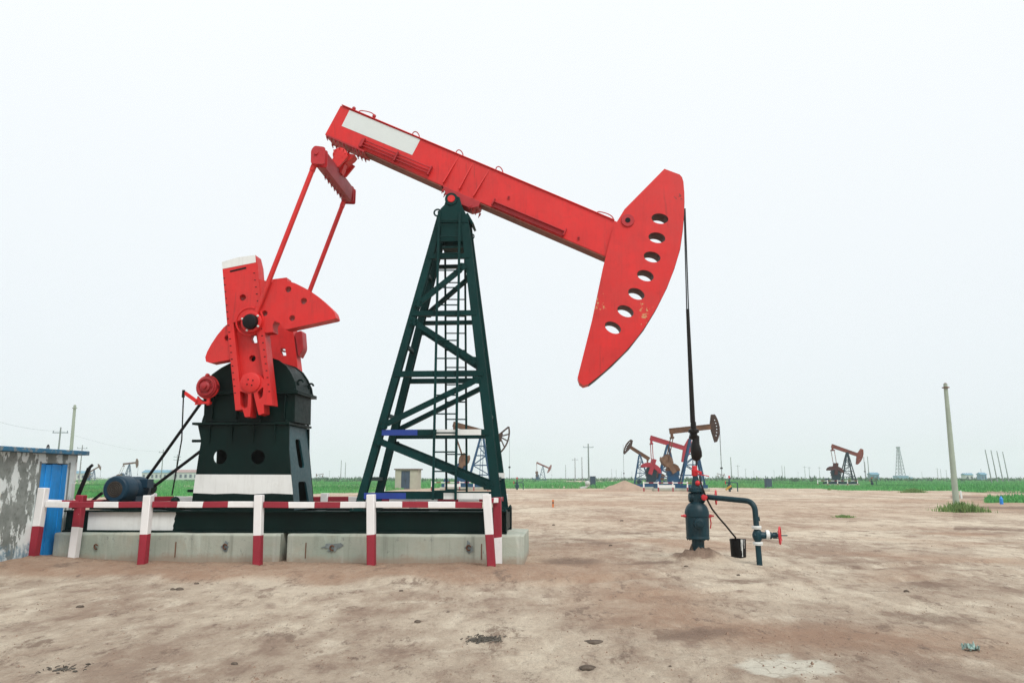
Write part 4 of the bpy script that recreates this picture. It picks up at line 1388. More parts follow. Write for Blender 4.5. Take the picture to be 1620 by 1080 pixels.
# ================================================================== WELLHEAD
wh = thing('wellhead', 'teal blue oil wellhead with bent flowline pipe below the horse head', 'wellhead', (WELL.x, 0, 0.02))
def W(cx, cy, y=0.0): return L(1050 + cx / 4.152, 640 + cy / 4.152, y)
x0 = WELL.x
def zw(cy, y=0.0): return W(225, cy, y).z
def rw(c): return c / 4.152 / FH * 15.6
m = MB()
m.lathe((x0, 0, -0.05), (0, 0, 1), [(0, rw(39)), (zw(880) + 0.05 - 0.0, rw(39))], 26)
m.lathe((x0, 0, zw(882)), (0, 0, 1), [(0, rw(40)), (0.0, rw(71)), (0.02, rw(74)), (zw(868) - zw(882), rw(74)), (zw(865) - zw(882), rw(72)), (zw(735) - zw(882), rw(74)), (zw(732) - zw(882), rw(77)),
        (zw(705) - zw(882), rw(77)), (zw(690) - zw(882), rw(74)), (zw(668) - zw(882), rw(66)), (zw(650) - zw(882), rw(52)), (zw(637) - zw(882), rw(34)), (zw(625) - zw(882), rw(33))], 32)
m.lathe((x0, -rw(60), zw(775)), (0, -1, 0), [(0, rw(34)), (0.1, rw(34)), (0.11, rw(22)), (0.13, rw(20))], 18)
for k in range(12):
    a_ = k * PI / 6
    hexbolt(m, (x0 + rw(66) * math.cos(a_), rw(66) * math.sin(a_), zw(882)), (0, 0, -1), 0.011, 0.012)
body = obj('casing_head', m, 'well', wh, 0.006)
b_ = MB()
for sx in (-1, 1):
    b_.lathe((x0 + sx * rw(72), -0.05, zw(728)), (sx, 0, 0), [(0, 0.03), (0.05, 0.03), (0.055, 0.018), (0.10, 0.016)], 8)
b_.tube([(x0 + rw(78), -0.06, zw(735)), (x0 + rw(84), -0.06, zw(775)), (x0 + rw(78), -0.06, zw(810))], 0.012, 8)
obj('locking_bolt', b_, 'signal_red', body)
m = MB()
m.lathe((x0, 0, zw(640)), (0, 0, 1), [(0, rw(36)), (zw(585) - zw(640), rw(40)), (zw(575) - zw(640), rw(28)), (zw(572) - zw(640), rw(52)), (zw(558) - zw(640), rw(52)), (zw(556) - zw(640), rw(44)), (zw(545) - zw(640), rw(44)), (zw(543) - zw(640), rw(36)),
        (zw(520) - zw(640), rw(26)), (zw(462) - zw(640), rw(15)), (zw(460) - zw(640), rw(15))], 26)
m.lathe((x0 - rw(30), 0, zw(608)), (1, 0, 0), [(-0.06, rw(20)), (-0.05, rw(30)), (-0.01, rw(30)), (0.0, rw(36)), (0.24, rw(36)), (0.26, rw(27))], 20)
for k in range(8):
    a_ = k * PI / 4 + 0.2
    hexbolt(m, (x0 + rw(44) * math.cos(a_), rw(44) * math.sin(a_), zw(558)), (0, 0, 1), 0.014, 0.03)
obj('tubing_cross', m, 'well', wh, 0.004)
m = MB()
m.lathe((x0 - 0.01, 0, zw(468)), (0, 0, 1), [(0, rw(17)), (0.015, rw(20)), (zw(425) - zw(468), rw(20)), (zw(424) - zw(468), rw(17)), (zw(400) - zw(468), rw(16))], 18)
a, b = Vector((x0, -0.05, zw(452))), W(298, 469, -0.1)
m.bar(a, b, 0.03, 0.02); m.bar(a + Vector((0, 0, 0.06)), a + Vector((0.12, -.02, 0.01)), 0.05, 0.05)
obj('stuffing_box', m, 'signal_red', wh, 0.004)
m = MB(); p = W(224, 514, -0.09); m.ball(p, rw(17), 14)
p = W(265, 608, -0.13); m.lathe((p.x, p.y, p.z), (0, -1, 0), [(-0.02, rw(10)), (0, rw(20)), (0.04, rw(20)), (0.055, rw(16)), (0.06, rw(8))], 14)
obj('red_cap', m, 'signal_red', wh)
# flowline
pts = [W(285, 605, -0.05), W(400, 615, -0.25), W(530, 628, -0.6)]
e_ = W(592, 665, -0.72)
pt_ = W(608, 760, -0.75)
elbow = []
A_, B_, C_ = W(535, 629, -0.61), W(590, 634, -0.72), W(600, 690, -0.74)
for i in range(9):
    t = i / 8
    elbow.append(A_ * (1 - t) ** 2 + B_ * 2 * t * (1 - t) + C_ * t * t)
xb = C_.x
m = MB()
m.tube([W(285, 605, -0.05)] + elbow + [Vector((xb + 0.03, C_.y, -0.05))], rw(17), 16)
fl = obj('flow_pipe', m, 'well', wh)
m = MB(); 
for cy in (803, 908):
    zf_ = zw(cy, C_.y)
    xk = xb + 0.03 * (C_.z - zf_) / C_.z
    m.lathe((xk, C_.y, zf_ - 0.03), (0, 0, 1), [(0, rw(28)), (0.025, rw(30)), (0.028, rw(22)), (0.034, rw(22)), (0.036, rw(30)), (0.06, rw(28))], 20)
vz = zw(855, C_.y)
m.lathe((xb + 0.17, C_.y, vz + 0.01), (1, 0, 0), [(0, rw(26)), (0.02, rw(29)), (0.05, rw(29)), (0.065, rw(25))], 20)
obj('flange', m, 'white', fl)
m = MB()
m.lathe((xb + 0.02, C_.y, vz - 0.1), (0, 0, 1), [(0, rw(20)), (0.04, rw(27)), (0.16, rw(27)), (0.2, rw(20))], 18)
m.lathe((xb - 0.07, C_.y, vz), (1, 0, 0), [(0, 0.04), (0.02, 0.07), (0.1, 0.075), (0.24, 0.06)], 18)
m.lathe((xb + 0.23, C_.y, vz), (1, 0, 0), [(0, 0.065), (0.04, 0.065), (0.06, 0.045), (0.14, 0.045), (0.15, 0.035), (0.2, 0.035)], 14)
m.tube([(xb + 0.4, C_.y, vz), (xb + 0.57, C_.y, vz)], 0.011, 8)
m.bar((xb + 0.3, C_.y, vz + 0.05), (xb + 0.42, C_.y, vz + 0.05), 0.015, 0.015); m.bar((xb + 0.3, C_.y, vz - 0.05), (xb + 0.42, C_.y, vz - 0.05), 0.015, 0.015)
vb = obj('gate_valve', m, 'well', fl, 0.004)
p = W(625, 745, C_.y)
m = MB(); m.bar((xb, C_.y, p.z), (p.x, C_.y, p.z + 0.01), 0.03, 0.03); m.bar((p.x, C_.y, p.z + 0.03), (p.x + 0.01, C_.y, p.z - 0.05), 0.025, 0.02)
obj('sample_tap', m, 'well', fl)
def wheel(name, c, ax, r, par):
    m = MB()
    m.torus(c, ax, r, 0.016, 28, 8)
    c = Vector(c)
    m.lathe(c - Vector(ax) * 0.02, ax, [(0, 0.035), (0.04, 0.035)], 12)
    for k in range(4):
        a_ = k * PI / 2 + 0.5
        e = Vector((0, math.cos(a_), math.sin(a_)))
        m.tube([c + e * 0.02, c + e * (r - 0.005)], 0.009, 6)
    return obj(name, m, 'signal_red', par)
wheel('hand_wheel', (xb + 0.43, C_.y, vz), (0.94, -0.34, 0), 0.155, fl)
hw = W(343, 608, 0.25)
wheel('hand_wheel', hw, (0.97, -0.24, 0), rw(44), wh)
m = MB(); m.tube([(x0 + 0.1, 0.1, hw.z), (hw.x, hw.y, hw.z)], 0.02, 8); obj('valve_stem', m, 'well', wh)

# bucket
bc = W(491, 975, 0.42)
bz = gzl(bc.x, 0.42)
bk = thing('bucket', 'black bucket with white drips on the soil between wellhead and flowline', 'bucket', (bc.x, 0.42, bz))
br_ = rw(50) * 1.03; bh = rw(110) * 1.05
m = MB(); m.lathe((bc.x, 0.42, bz - 0.01), (0, 0, 1), [(0, br_ * 0.9), (0.01, br_ * 0.93), (bh, br_), (bh + 0.005, br_ * 1.03), (bh, br_ * 0.95), (0.03, br_ * 0.88)], 28)
bo = obj('bucket_body', m, 'black', bk)
for (ang, w_, l_) in ((-72, 0.012, 0.95), (-55, 0.006, 0.5), (-80, 0.005, 0.6)):
    m = MB()
    a_ = R(ang); e = Vector((math.cos(a_), math.sin(a_), 0)); tg = Vector((-e.y, e.x, 0))
    v = []
    for i in range(7):
        t = i / 6; z = bz + bh * (1 - l_ * t); r0 = br_ * (0.93 + 0.07 * (z - bz) / bh) + 0.004
        c = Vector((bc.x, 0.42, z)) + e * r0
        ww = w_ * (1 - 0.45 * t + 0.3 * math.sin(i * 2.3))
        v.append((m.vert(c - tg * ww), m.vert(c + tg * ww)))
    for a, b in zip(v, v[1:]): m.face((a[0], a[1], b[1], b[0]))
    obj('paint_drip', m, 'white', bo)
m = MB(); m.torus((bc.x, 0.42, bz + bh * 0.95), (0, 0.35, 1), br_ * 1.02, 0.006, 26, 6, R(0), R(180)); obj('bail_handle', m, 'wire', bk)
# hose from stuffing box to bucket
hpnt = [W(236, 468, -0.06), W(246, 520, -0.12), W(266, 575, -0.17), W(290, 632, -0.16), W(318, 684, -0.1), W(360, 738, 0.05), W(410, 795, 0.22), W(450, 845, 0.35), W(470, 868, 0.42), W(474, 895, 0.45)]
m = MB(); m.tube(hpnt, 0.018, 10)
tag(obj('drain_hose', m, 'oil'), 'dark drain hose sagging from the wellhead into the black bucket', 'hose')
ho = bpy.data.objects['drain_hose']; ho.location = O; ho.rotation_euler = (0, 0, -TH)

# ================================================================== SHED
XW = -9.1
ya, yb_ = 12.4, 16.08
zr = 2.06
sh = thing('shed', 'small shed with peeling whitewash walls and plank door at left edge', 'shed', (XW, 14.2, 0.0), site=False)
def sob(name, m, mat, par=sh, bev=0.006):
    m.v = [(x - XW, y - 14.2, z) for x, y, z in m.v]
    return obj(name, m, mat, par, bev)
def YX(px):     # distance along the wall for a photo column
    return XW * FH / (px - 810.0)
d0, d1 = YX(63), YX(107)
dz0, dz1 = -0.1, ZH(733, (d0 + d1) / 2)
m = MB()
# wall with the doorway cut out (plate in y, z)
m.plate([(ya, -0.15), (yb_, -0.15), (yb_, zr), (ya, zr)], [[(d0, 0.02), (d1, 0.02), (d1, dz1), (d0, dz1)]], lambda a, b, t: (XW + t, a, b), -0.2, 0)
m.box(XW - 2.8, XW - 0.202, yb_ - 0.2, yb_ - 0.003, -0.15, zr)
m.box(XW - 2.8, XW - 0.202, ya + 0.003, ya + 0.2, -0.15, zr)
m.box(XW - 2.8, XW - 2.6, ya + 0.202, yb_ - 0.202, -0.15, zr)
sob('wall', m, 'plaster')
m = MB()
tl = 0.09
m.plate([(XW - 3.0, zr + 0.002), (XW + 0.13, zr + 0.002), (XW + 0.13, zr + tl), (XW - 3.0, zr + tl)], [], lambda a, b, t: (a, t, b + 0.0), ya - 0.15, yb_ + 0.2)
rf_ = sob('roof', m, 'slab', bev=0.012)
m = MB(); c_ = ZH(707, 17)
m.torus((XW - 0.6, 16.0, zr + tl + 0.05), (1, 0.3, 0), 0.07, 0.014, 14, 6); sob('roof_hook', m, 'black', rf_)
door = MB()
n = 5
for i in range(n):
    a, b = d0 + 0.012 + (d1 - d0 - 0.024) * i / n, d0 + 0.012 + (d1 - d0 - 0.024) * (i + 1) / n - 0.014
    off = 0.010 * ((i * 7) % 3)
    door.box(XW - 0.05 - 0.02 + off, XW - 0.02 + off, a, b, 0.07 + 0.015 * ((i * 5) % 3), dz1 - 0.015 - 0.01 * ((i * 3) % 2))
door.box(XW - 0.10, XW - 0.072, d0 + 0.03, d1 - 0.03, 0.45, 0.57); door.box(XW - 0.10, XW - 0.072, d0 + 0.03, d1 - 0.03, 1.35, 1.47)
do = sob('door', door, 'door_blue')
do['label'] = 'bright blue plank door'
m = MB(); m.box(XW - 0.012, XW + 0.006, d0 + 0.06, d0 + 0.13, 0.95, 1.1); sob('door_latch', m, 'rust', do)
m = MB()
m.box(XW - 0.08, XW + 0.012, d0 - 0.05, d0 - 0.002, 0.0, dz1 + 0.03); m.box(XW - 0.08, XW + 0.012, d1 + 0.002, d1 + 0.05, 0.0, dz1 + 0.03)
sob('door_frame', m, 'slab_under')
m = MB(); 
zz_ = 0.1
while zz_ < zr - 0.1:
    hgt_ = random.uniform(0.15, 0.5); dd_ = random.uniform(0.05, 0.14)
    m.box(XW + 0.001, XW + 0.006, yb_ - dd_, yb_ - 0.01, zz_, min(zr - 0.02, zz_ + hgt_)); zz_ += hgt_ + random.uniform(0.03, 0.2)
sob('corner_strip', m, 'white', bev=0)

# ================================================================== DISTANT FIELD
def simple_rail(name, label, x0, x1, y, d, cat='fence', bands=None, n=5, h=1.15):
    cx = (x0 + x1) / 2
    t = thing(name, label, cat, (cx, y, 0), site=False, group='red and white rails round the distant pumps')
    for k in range(n):
        m = MB(); x = x0 + (x1 - x0) * k / (n - 1) - cx
        m.bar((x, 0, -0.1), (x, 0, h), 0.14, 0.14, up=(0, 1, 0), cuts=[0, 0.45, 1], mats=[0, 1])
        obj('post', m, ['fence_red', 'fence_white'], t)
    m = MB(); nb = 3 * (n - 1)
    m.bar((x0 - cx, -0.075, h - 0.15), (x1 - cx, -0.075, h - 0.15), 0.1, 0.1, cuts=[i / nb for i in range(nb + 1)], mats=[(i + 1) % 2 for i in range(nb)])
    obj('rail', m, ['fence_red', 'fence_white'], t)
    return t

def field_pump(label, ppx, ppy, d, dirn=1, tilt=0, la=2.8, lb=2.6, s=None, yaw=0, beam='brown', headc='brown', tower='pblue', gear='pblue', weight='brown', lid=None,
               head='plate', crank=95, wings=False, skid='pblue', detail=True, group='distant oil pumps', panel=False):
    Hp = ZH(ppy, d)
    s = s or Hp / 7.0
    X = G(ppx, d)
    t = thing('pump_jack', label, 'pump jack', (X, d, 0), group, site=False, rz=R(yaw))
    D = dirn
    def E(a, y, z): return Vector((D * a, y, z))
    def part(name, fn, mat, par=t, mats=None, bev=0.0):
        m = MB(); fn(m); return obj(name, m, mats or mat, par, bev)
    ct, st = math.cos(R(tilt)), math.sin(R(tilt))
    def B(u, v, y=0.0):   # beam frame -> local
        return E(u * ct - v * st, y, Hp + 0.28 * s + u * st + v * ct)
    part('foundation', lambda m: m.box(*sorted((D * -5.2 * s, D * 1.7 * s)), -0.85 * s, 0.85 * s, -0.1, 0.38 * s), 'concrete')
    def sk(m):
        for y in (-0.65, 0.65): m.box(*sorted((D * -5.0 * s, D * 1.5 * s)), (y - .1) * s, (y + .1) * s, 0.385 * s, 0.8 * s)
        for x in (-4.8, -3.2, -1.6, 0, 1.3): m.box(*sorted((D * (x - .12) * s, D * (x + .12) * s)), -0.55 * s, 0.55 * s, 0.42 * s, 0.74 * s)
    so = part('base_skid', sk, skid)
    if panel:
        part('painted_panel', lambda m: m.box(*sorted((D * -4.6 * s, D * -2.6 * s)), -0.765 * s, -0.752 * s, 0.40 * s, 0.79 * s), 'white', so)
    th = 0.2 * s
    zt, zb = Hp - 0.15 * s, 0.8 * s
    legs = [(-1.75 * s, -0.12 * s), (1.15 * s, 0.14 * s)]
    for bx, tx in legs:
        for sy in (-1, 1):
            part('tower_leg', lambda m: m.bar(E(tx, sy * 0.2 * s, zt), E(bx, sy * 0.72 * s, zb), th, th), tower)
    def lx(i, z):
        k = (z - zb) / (zt - zb); return legs[i][0] + (legs[i][1] - legs[i][0]) * k
    def ly(z):
        k = (z - zb) / (zt - zb); return (0.72 + (0.2 - 0.72) * k) * s
    def braces(m):
        zs = [zb + (zt - zb) * k for k in (0.18, 0.38, 0.58, 0.78)]
        for sy in (-1, 1):
            for z in zs: m.bar(E(lx(0, z), sy * ly(z), z), E(lx(1, z), sy * ly(z), z), th * .55, th * .6)
            for i, (z, z2) in enumerate(zip(zs, zs[1:])):
                a, b = (0, 1) if i % 2 else (1, 0)
                m.bar(E(lx(a, z), sy * ly(z), z), E(lx(b, z2), sy * ly(z2), z2), th * .5, th * .5)
    part('tower_brace', braces, tower)
    if detail:
        def ladder(m):
            a, b = zt * 0.95, zb
            for x in (-0.16, 0.16): m.bar(E(x * s + 0.1 * s, -ly(a) - .06, a), E(x * s - 0.1 * s, -ly(b) - .06, b), 0.05, 0.05)
            for k in range(12):
                z = b + (a - b) * (k + .5) / 12
                m.bar(E(-0.2 * s, -ly(z) - .06, z), E(0.2 * s, -ly(z) - .06, z), 0.03, 0.03)
        part('ladder', ladder, tower)
    part('saddle_bearing', lambda m: (m.lathe(E(0, -0.3 * s, Hp - .02 * s), (0, 1, 0), [(0, 0.16 * s), (0.6 * s, 0.16 * s)], 14), m.box(*sorted((D * -.2 * s, D * .22 * s)), -.22 * s, .22 * s, Hp - .35 * s, Hp - .1 * s)), tower)
    def bm(m):
        hgt = 0.36 * s
        pts = [B(-la, hgt), B(lb, hgt * 0.85), B(lb, -hgt * 0.85), B(-la * 0.85, -hgt), B(-la, -hgt * 0.9)]
        m.prism([(p.x, p.z) for p in pts], -0.17 * s, 0.17 * s)
        m.prism([(p.x, p.z) for p in (B(-la, hgt), B(lb, hgt), B(lb, hgt * .8), B(-la, hgt * .8))], -0.23 * s, 0.23 * s)
    bo_ = part('walking_beam', bm, beam, bev=0.01)
    # head: an arc centred on the pivot
    Rr = lb + 1.05 * s
    up, dn = 26, -34
    arcp = [(Rr * math.cos(R(a)), Rr * math.sin(R(a))) for a in [up + (dn - up) * i / 16 for i in range(17)]]
    if head in ('plate', 'plain'):
        out = arcp + [(Rr * math.cos(R(dn)) - 0.28 * s, Rr * math.sin(R(dn)) - 0.05 * s), (lb - 0.05 * s, -0.5 * s), (lb - 0.05 * s, 0.45 * s), (Rr * math.cos(R(up)) - 0.45 * s, Rr * math.sin(R(up)) + 0.02 * s)]
        hol = []
        if head == 'plate':
            for k in range(6):
                a = R(15 - 7.3 * k); rr = Rr - 0.33 * s
                hol.append([B(rr * math.cos(a) + 0.12 * s * math.cos(q), rr * math.sin(a) + 0.085 * s * math.sin(q)) for q in [2 * PI * i / 10 for i in range(10)]])
                hol[-1] = [(p.x, p.z) for p in hol[-1]]
        o2 = [(p.x, p.z) for p in (B(*q) for q in out)]
        part('horse_head', lambda m: m.prism(o2, -0.2 * s, 0.2 * s, hol), headc, bev=0.008)
    else:
        def hd(m):
            for a, b in zip(arcp, arcp[1:]): m.bar(B(*a), B(*b), 0.36 * s, 0.19 * s, up=(0, 0.001, 1))
            hub = (lb + 0.02 * s, 0)
            tops, bots = arcp[0], arcp[-1]
            m.bar(B(lb - .05 * s, 0.5 * s), B(*tops), 0.2 * s, 0.2 * s); m.bar(B(lb - .05 * s, -0.55 * s), B(*bots), 0.2 * s, 0.2 * s)
            m.prism([(p.x, p.z) for p in (B(lb - .35 * s, .3 * s), B(lb - .05 * s, .62 * s), B(lb + .22 * s, .5 * s), B(lb + .22 * s, -.5 * s), B(lb - .05 * s, -.7 * s), B(lb - .35 * s, -.35 * s))], -0.19 * s, 0.19 * s)
            for k in (4, 8, 12): m.bar(B(lb, 0.02 * s * (8 - k)), B(*arcp[k]), 0.16 * s, 0.16 * s)
        part('horse_head', hd, headc)
    # hanging cable and rod
    wx = Rr * 1.0
    tp = B(Rr, 0.0)
    part('bridle_cable', lambda m: (m.bar(E(wx + .03 * s, -0.08 * s, tp.z), E(wx + .03 * s, -0.08 * s, 2.9 * s), 0.03, 0.03), m.bar(E(wx + .03 * s, 0.08 * s, tp.z), E(wx + .03 * s, 0.08 * s, 2.9 * s), 0.03, 0.03),
                                    m.box(*sorted((D * (wx - .1 * s), D * (wx + .16 * s))), -.15 * s, .15 * s, 2.75 * s, 2.95 * s), m.bar(E(wx + .03 * s, 0, 2.75 * s), E(wx + .03 * s, 0, 1.2 * s), 0.05, 0.05)), 'wire')
    # gear box on pedestal
    def gb(m):
        c = -2.65 * s
        pts = [(-.8, .8), (.8, .8), (.66, 1.9), (.78, 2.1), (.76, 2.5), (-.76, 2.5), (-.78, 2.1), (-.66, 1.9)]
        m.prism([(D * (c + a * s), b * s) for a, b in pts], -0.45 * s, 0.45 * s)
        m.box(*sorted((D * (c - .85 * s), D * (c + .85 * s))), -.52 * s, .52 * s, 1.95 * s, 2.05 * s)
    def gl(m):
        c = -2.65 * s
        pts = [(-.85, 2.5), (.85, 2.5), (.82, 2.75), (.6, 3.15), (.2, 3.4), (-.25, 3.38), (-.62, 3.1), (-.84, 2.72)]
        m.prism([(D * (c + a * s), b * s + .003) for a, b in pts], -0.5 * s, 0.5 * s)
    part('gear_lid', gl, lid or gear, part('gear_box', gb, gear, bev=0.02), bev=0.02)
    cc = (-2.75 * s, 2.65 * s)
    ca, sa = math.cos(R(crank)), math.sin(R(crank))
    def K(u, v): return (D * (cc[0] + u * ca - v * sa), cc[1] + u * sa + v * ca)
    # equalizer + pitman
    tail = B(-la + 0.25 * s, -0.3 * s)
    eqz = tail.z - 0.55 * s
    part('equalizer_beam', lambda m: (m.box(tail.x - 0.12 * s, tail.x + 0.12 * s, -0.85 * s, 0.85 * s, eqz - .12 * s, eqz + .12 * s), m.bar((tail.x, 0, eqz), (tail.x, 0, tail.z + .1), 0.3 * s, 0.3 * s)), beam)
    for sy in (-1, 1):
        kp = K(1.15 * s, 0)
        part('pitman_arm', lambda m: m.tube([(tail.x, sy * 0.78 * s, eqz), (kp[0], sy * 0.78 * s, kp[1])], 0.06 * s, 8), beam)
        part('crank', lambda m: m.prism([K(-.45 * s, -.3 * s), K(1.9 * s, -.26 * s), K(1.9 * s, .26 * s), K(-.45 * s, .3 * s)], sy * .5 * s, sy * .7 * s), weight)
        for sv in (-1, 1):
            if wings:
                pts = [K(0.55 * s, sv * .25 * s), K(0.15 * s, sv * 1.35 * s), K(0.3 * s, sv * 1.55 * s), K(0.75 * s, sv * 1.3 * s), K(1.05 * s, sv * .9 * s), K(1.25 * s, sv * .25 * s)]
            else:
                pts = [K(0.5 * s, sv * .28 * s), K(0.7 * s, sv * .5 * s), K(1.2 * s, sv * .66 * s), K(1.7 * s, sv * .6 * s), K(2.0 * s, sv * .4 * s), K(2.05 * s, sv * .28 * s)]
            part('counterweight', lambda m: m.prism(pts, sy * .45 * s, sy * .75 * s), weight, bev=0.02)
    part('electric_motor', lambda m: m.lathe(E(-4.5 * s, -0.5 * s, 1.15 * s), (0, 1, 0), [(0, .2 * s), (0, .3 * s), (.35 * s, .33 * s), (.9 * s, .3 * s), (.9 * s, .1 * s)], 16), gear)
    return t, X + D * (wx + .03 * s) * math.cos(R(yaw)), d + D * (wx + .03 * s) * math.sin(R(yaw))

def field_well(label, x, y, s=1.0, handle='signal_red', extra=None, c='teal'):
    t = thing('wellhead', label, 'wellhead', (x, y, 0), 'wellheads of the distant pumps', site=False)
    m = MB()
    m.lathe((0, 0, -0.1), (0, 0, 1), [(0, .12 * s), (.3 * s, .12 * s), (.3 * s, .26 * s), (.75 * s, .26 * s), (.9 * s, .12 * s), (1.0 * s, .12 * s), (1.0 * s, .2 * s), (1.08 * s, .2 * s), (1.1 * s, .08 * s), (1.6 * s, .06 * s)], 14)
    m.tube([(0, 0, .95 * s), (.7 * s, -.1, .95 * s), (.8 * s, -.1, .9 * s), (.82 * s, -.1, -0.05)], .06 * s, 8)
    m.box(-.35 * s, .0, -.15 * s, .15 * s, .85 * s, 1.0 * s)
    b = obj('casing_head', m, c, t)
    m = MB(); m.torus((-.42 * s, 0, .93 * s), (1, -.4, 0), .17 * s, .03 * s, 14, 6); m.lathe((0, 0, 1.4 * s), (0, 0, 1), [(0, .09 * s), (.25 * s, .09 * s)], 10)
    obj('hand_wheel', m, handle, t)
    if extra:
        m = MB(); m.bar((-.5 * s, -.3, .2 * s), (.1 * s, -.3, .62 * s), .16 * s, .2 * s); obj('valve_body', m, extra, t)
    return t

p1 = field_pump('rust brown pump with spoked open head and blue tower seen through the big tower', 762, 687, 100, 1, -15, 3.95, 2.5, head='spoked', crank=65, panel=True, beam='brown', headc='darkbrown', weight='tan')
p2 = field_pump('rust brown pump with level beam and blue tower behind the wellhead rod', 1098, 682, 92, 1, 6, 2.75, 2.3, s=0.95, head='plate', crank=120, panel=True, weight='tan', headc='darkbrown', lid='brown')
p3 = field_pump('bright crimson pump partly hidden behind the rust brown pump', 1058, 704, 106, 1, -17.5, 2.5, 2.35, s=0.92, beam='crimson', headc='crimson', weight='crimson', head='plain', crank=70, wings=True, gear='dteal')
p4 = field_pump('dark brown pump facing left with its head raised left of the crimson pump', 1013, 719, 116, -1, 33, 1.7, 1.6, s=0.78, yaw=-12, head='plate', crank=200, gear='pblue', headc='darkbrown')
p5 = field_pump('red brown pump with teal tower standing alone on the right by the grass', 1343, 716, 150, 1, -20, 3.1, 2.15, s=0.97, beam='redbrown', headc='redbrown', weight='darkred', tower='dteal', gear='dteal', skid='dteal', head='plate', crank=80, wings=True)
p6 = field_pump('small faded pump with blue tower far off right of the big tower', 859, 737, 330, 1, -24, 3.0, 2.8, beam='redbrown', headc='redbrown', detail=False, crank=95)
p7 = field_pump('tiny grey pump with raised head next to the shed roof', 148, 743, 330, 1, 30, 2.4, 2.0, s=.75, detail=False, head='plain')
p8 = field_pump('tiny pale brown pump above the blue motor', 203, 734, 330, 1, 6, 2.8, 2.7, detail=False, head='plain', crank=200)
p9 = field_pump('minute grey pump on the horizon right of the wellhead cables', 1140, 750.5, 640, 1, -15, 3.0, 2.6, s=.75, detail=False, head='plain', tower='far_steel', gear='far_steel')
p10 = field_pump('minute dark pump on the horizon left of the big tower legs', 506, 750.5, 640, -1, -12, 3.0, 2.6, s=.75, detail=False, head='plain', tower='far_steel', gear='far_steel')

simple_rail('guard_rail', 'low rail in front of the spoked head pump seen through the big tower', G(683, 97), G(772, 97), 97, 97, n=5)
simple_rail('guard_rail', 'low rail in front of the rust brown level pump behind the wellhead', G(1018, 90), G(1110, 90), 90, 90, n=5)
simple_rail('guard_rail', 'low rail round the lone red brown pump on the right', G(1293, 147), G(1356, 147), 147, 147, n=5)

field_well('dark small wellhead in the grass right of the big tower', G(818, 103), 103, 1.0)
field_well('small wellhead with ochre yellow valve behind the teal wellhead pipe', G(1153.5, 90), 90, 1.1, extra='yellow')
field_well('small dark wellhead below the red brown pump on the right', G(1379, 152), 152, 1.0, c='dteal')

# sand heap
mb = MB(); N = 40
cx, cy = G(987, 98), 98
for i in range(N + 1):
    for j in range(N + 1):
        u, v = (i / N - .5) * 2, (j / N - .5) * 2
        r = math.sqrt(u * u + v * v)
        x, y = cx + u * 2.9, cy + v * 2.2
        z = 1.25 * max(0, 1 - r) ** 0.8 * (1 + .25 * noise.noise(Vector((x * .8, y * .8, 0)))) + .12 * noise.noise(Vector((x * 2, y * 2, 1))) * max(0, 1 - r) - 0.06
        mb.vert((x - cx, y - cy, z))
for i in range(N):
    for j in range(N):
        a = i * (N + 1) + j; mb.face((a, a + N + 1, a + N + 2, a + 1))
o = tag(obj('sand_heap', mb, 'sandpile', sharp=180), 'small heap of brown sand beside the distant pumps', 'sand heap'); o.location = (cx, cy, 0)

# hut
d = 107
hx0, hx1 = G(625, d), G(661, d)
t = thing('hut', 'small beige hut with dark blue door behind the big tower', 'hut', (hx0, d, 0), site=False, rz=R(-4))
wd, hh_ = hx1 - hx0, ZH(743, d)
m = MB(); m.plate([(0, -.1), (wd, -.1), (wd, hh_), (0, hh_)], [[(.27 * wd, .1), (.66 * wd, .1), (.66 * wd, hh_ - .12), (.27 * wd, hh_ - .12)]], lambda a, b, t: (a, t, b), 0, .15)
m.box(wd - .15, wd, .152, 2.6, -.1, hh_); m.box(0, .15, .152, 2.6, -.1, hh_); m.box(.152, wd - .152, 2.45, 2.6, -.1, hh_)
obj('wall', m, 'hut', t)
m = MB(); m.box(-.15, wd + .2, -.18, 2.8, hh_ + .003, hh_ + .17); obj('roof', m, 'hut_roof', t, .02)
m = MB(); m.box(.27 * wd + .02, .465 * wd - .01, .05, .1, .12, hh_ - .15); m.box(.465 * wd + .01, .66 * wd - .02, .05, .1, .12, hh_ - .15)
dd = obj('door', m, 'hut_door', t)
m = MB(); m.box(.44 * wd, .455 * wd, .0, .05, 1.1, 1.4); obj('handle', m, 'black', dd)
m = MB(); m.box(.2 * wd, .66 * wd, -.7, -.02, -.05, .12); obj('doorstep', m, 'hut_roof', t)

# cabinets
def cabinet(px, d, w, h, label, mat='hut_door'):
    t = thing('equipment_cabinet', label, 'cabinet', (G(px, d), d, 0), site=False)
    m = MB(); m.box(-w / 2, w / 2, 0, w * .8, -.05, h); m.box(-w / 2 - .04, w / 2 + .04, -.05, w * .8 + .05, h + .002, h + .06)
    b = obj('cabinet_body', m, mat, t, .02)
    m = MB(); m.box(-w / 2 + .06, w / 2 - .06, -.02, -.002, .1, h - .1); m.box(w / 2 - .2, w / 2 - .16, -.05, -.02, h * .45, h * .55); obj('door', m, mat, b)
cabinet(938, 122, 0.85, 1.75, 'dark blue cabinet beside the crossarm pole right of the tower')
cabinet(1216, 120, 0.95, 1.35, 'dark blue cabinet alone at the grass edge right of the wellhead')
m = MB(); m.bar((0, 0, 0), (.9, 0, .5), .35, .3); m.bar((-.5, -.2, .05), (.1, 0, .2), .3, .25); m.ball((.7, 0, .75), .4, 12)
o = tag(obj('pipe_stack', m, 'far_wall', None, .03), 'pale lump of pipework beside the blue cabinet and pole', 'pipework'); o.location = (G(922, 115), 115, 0)
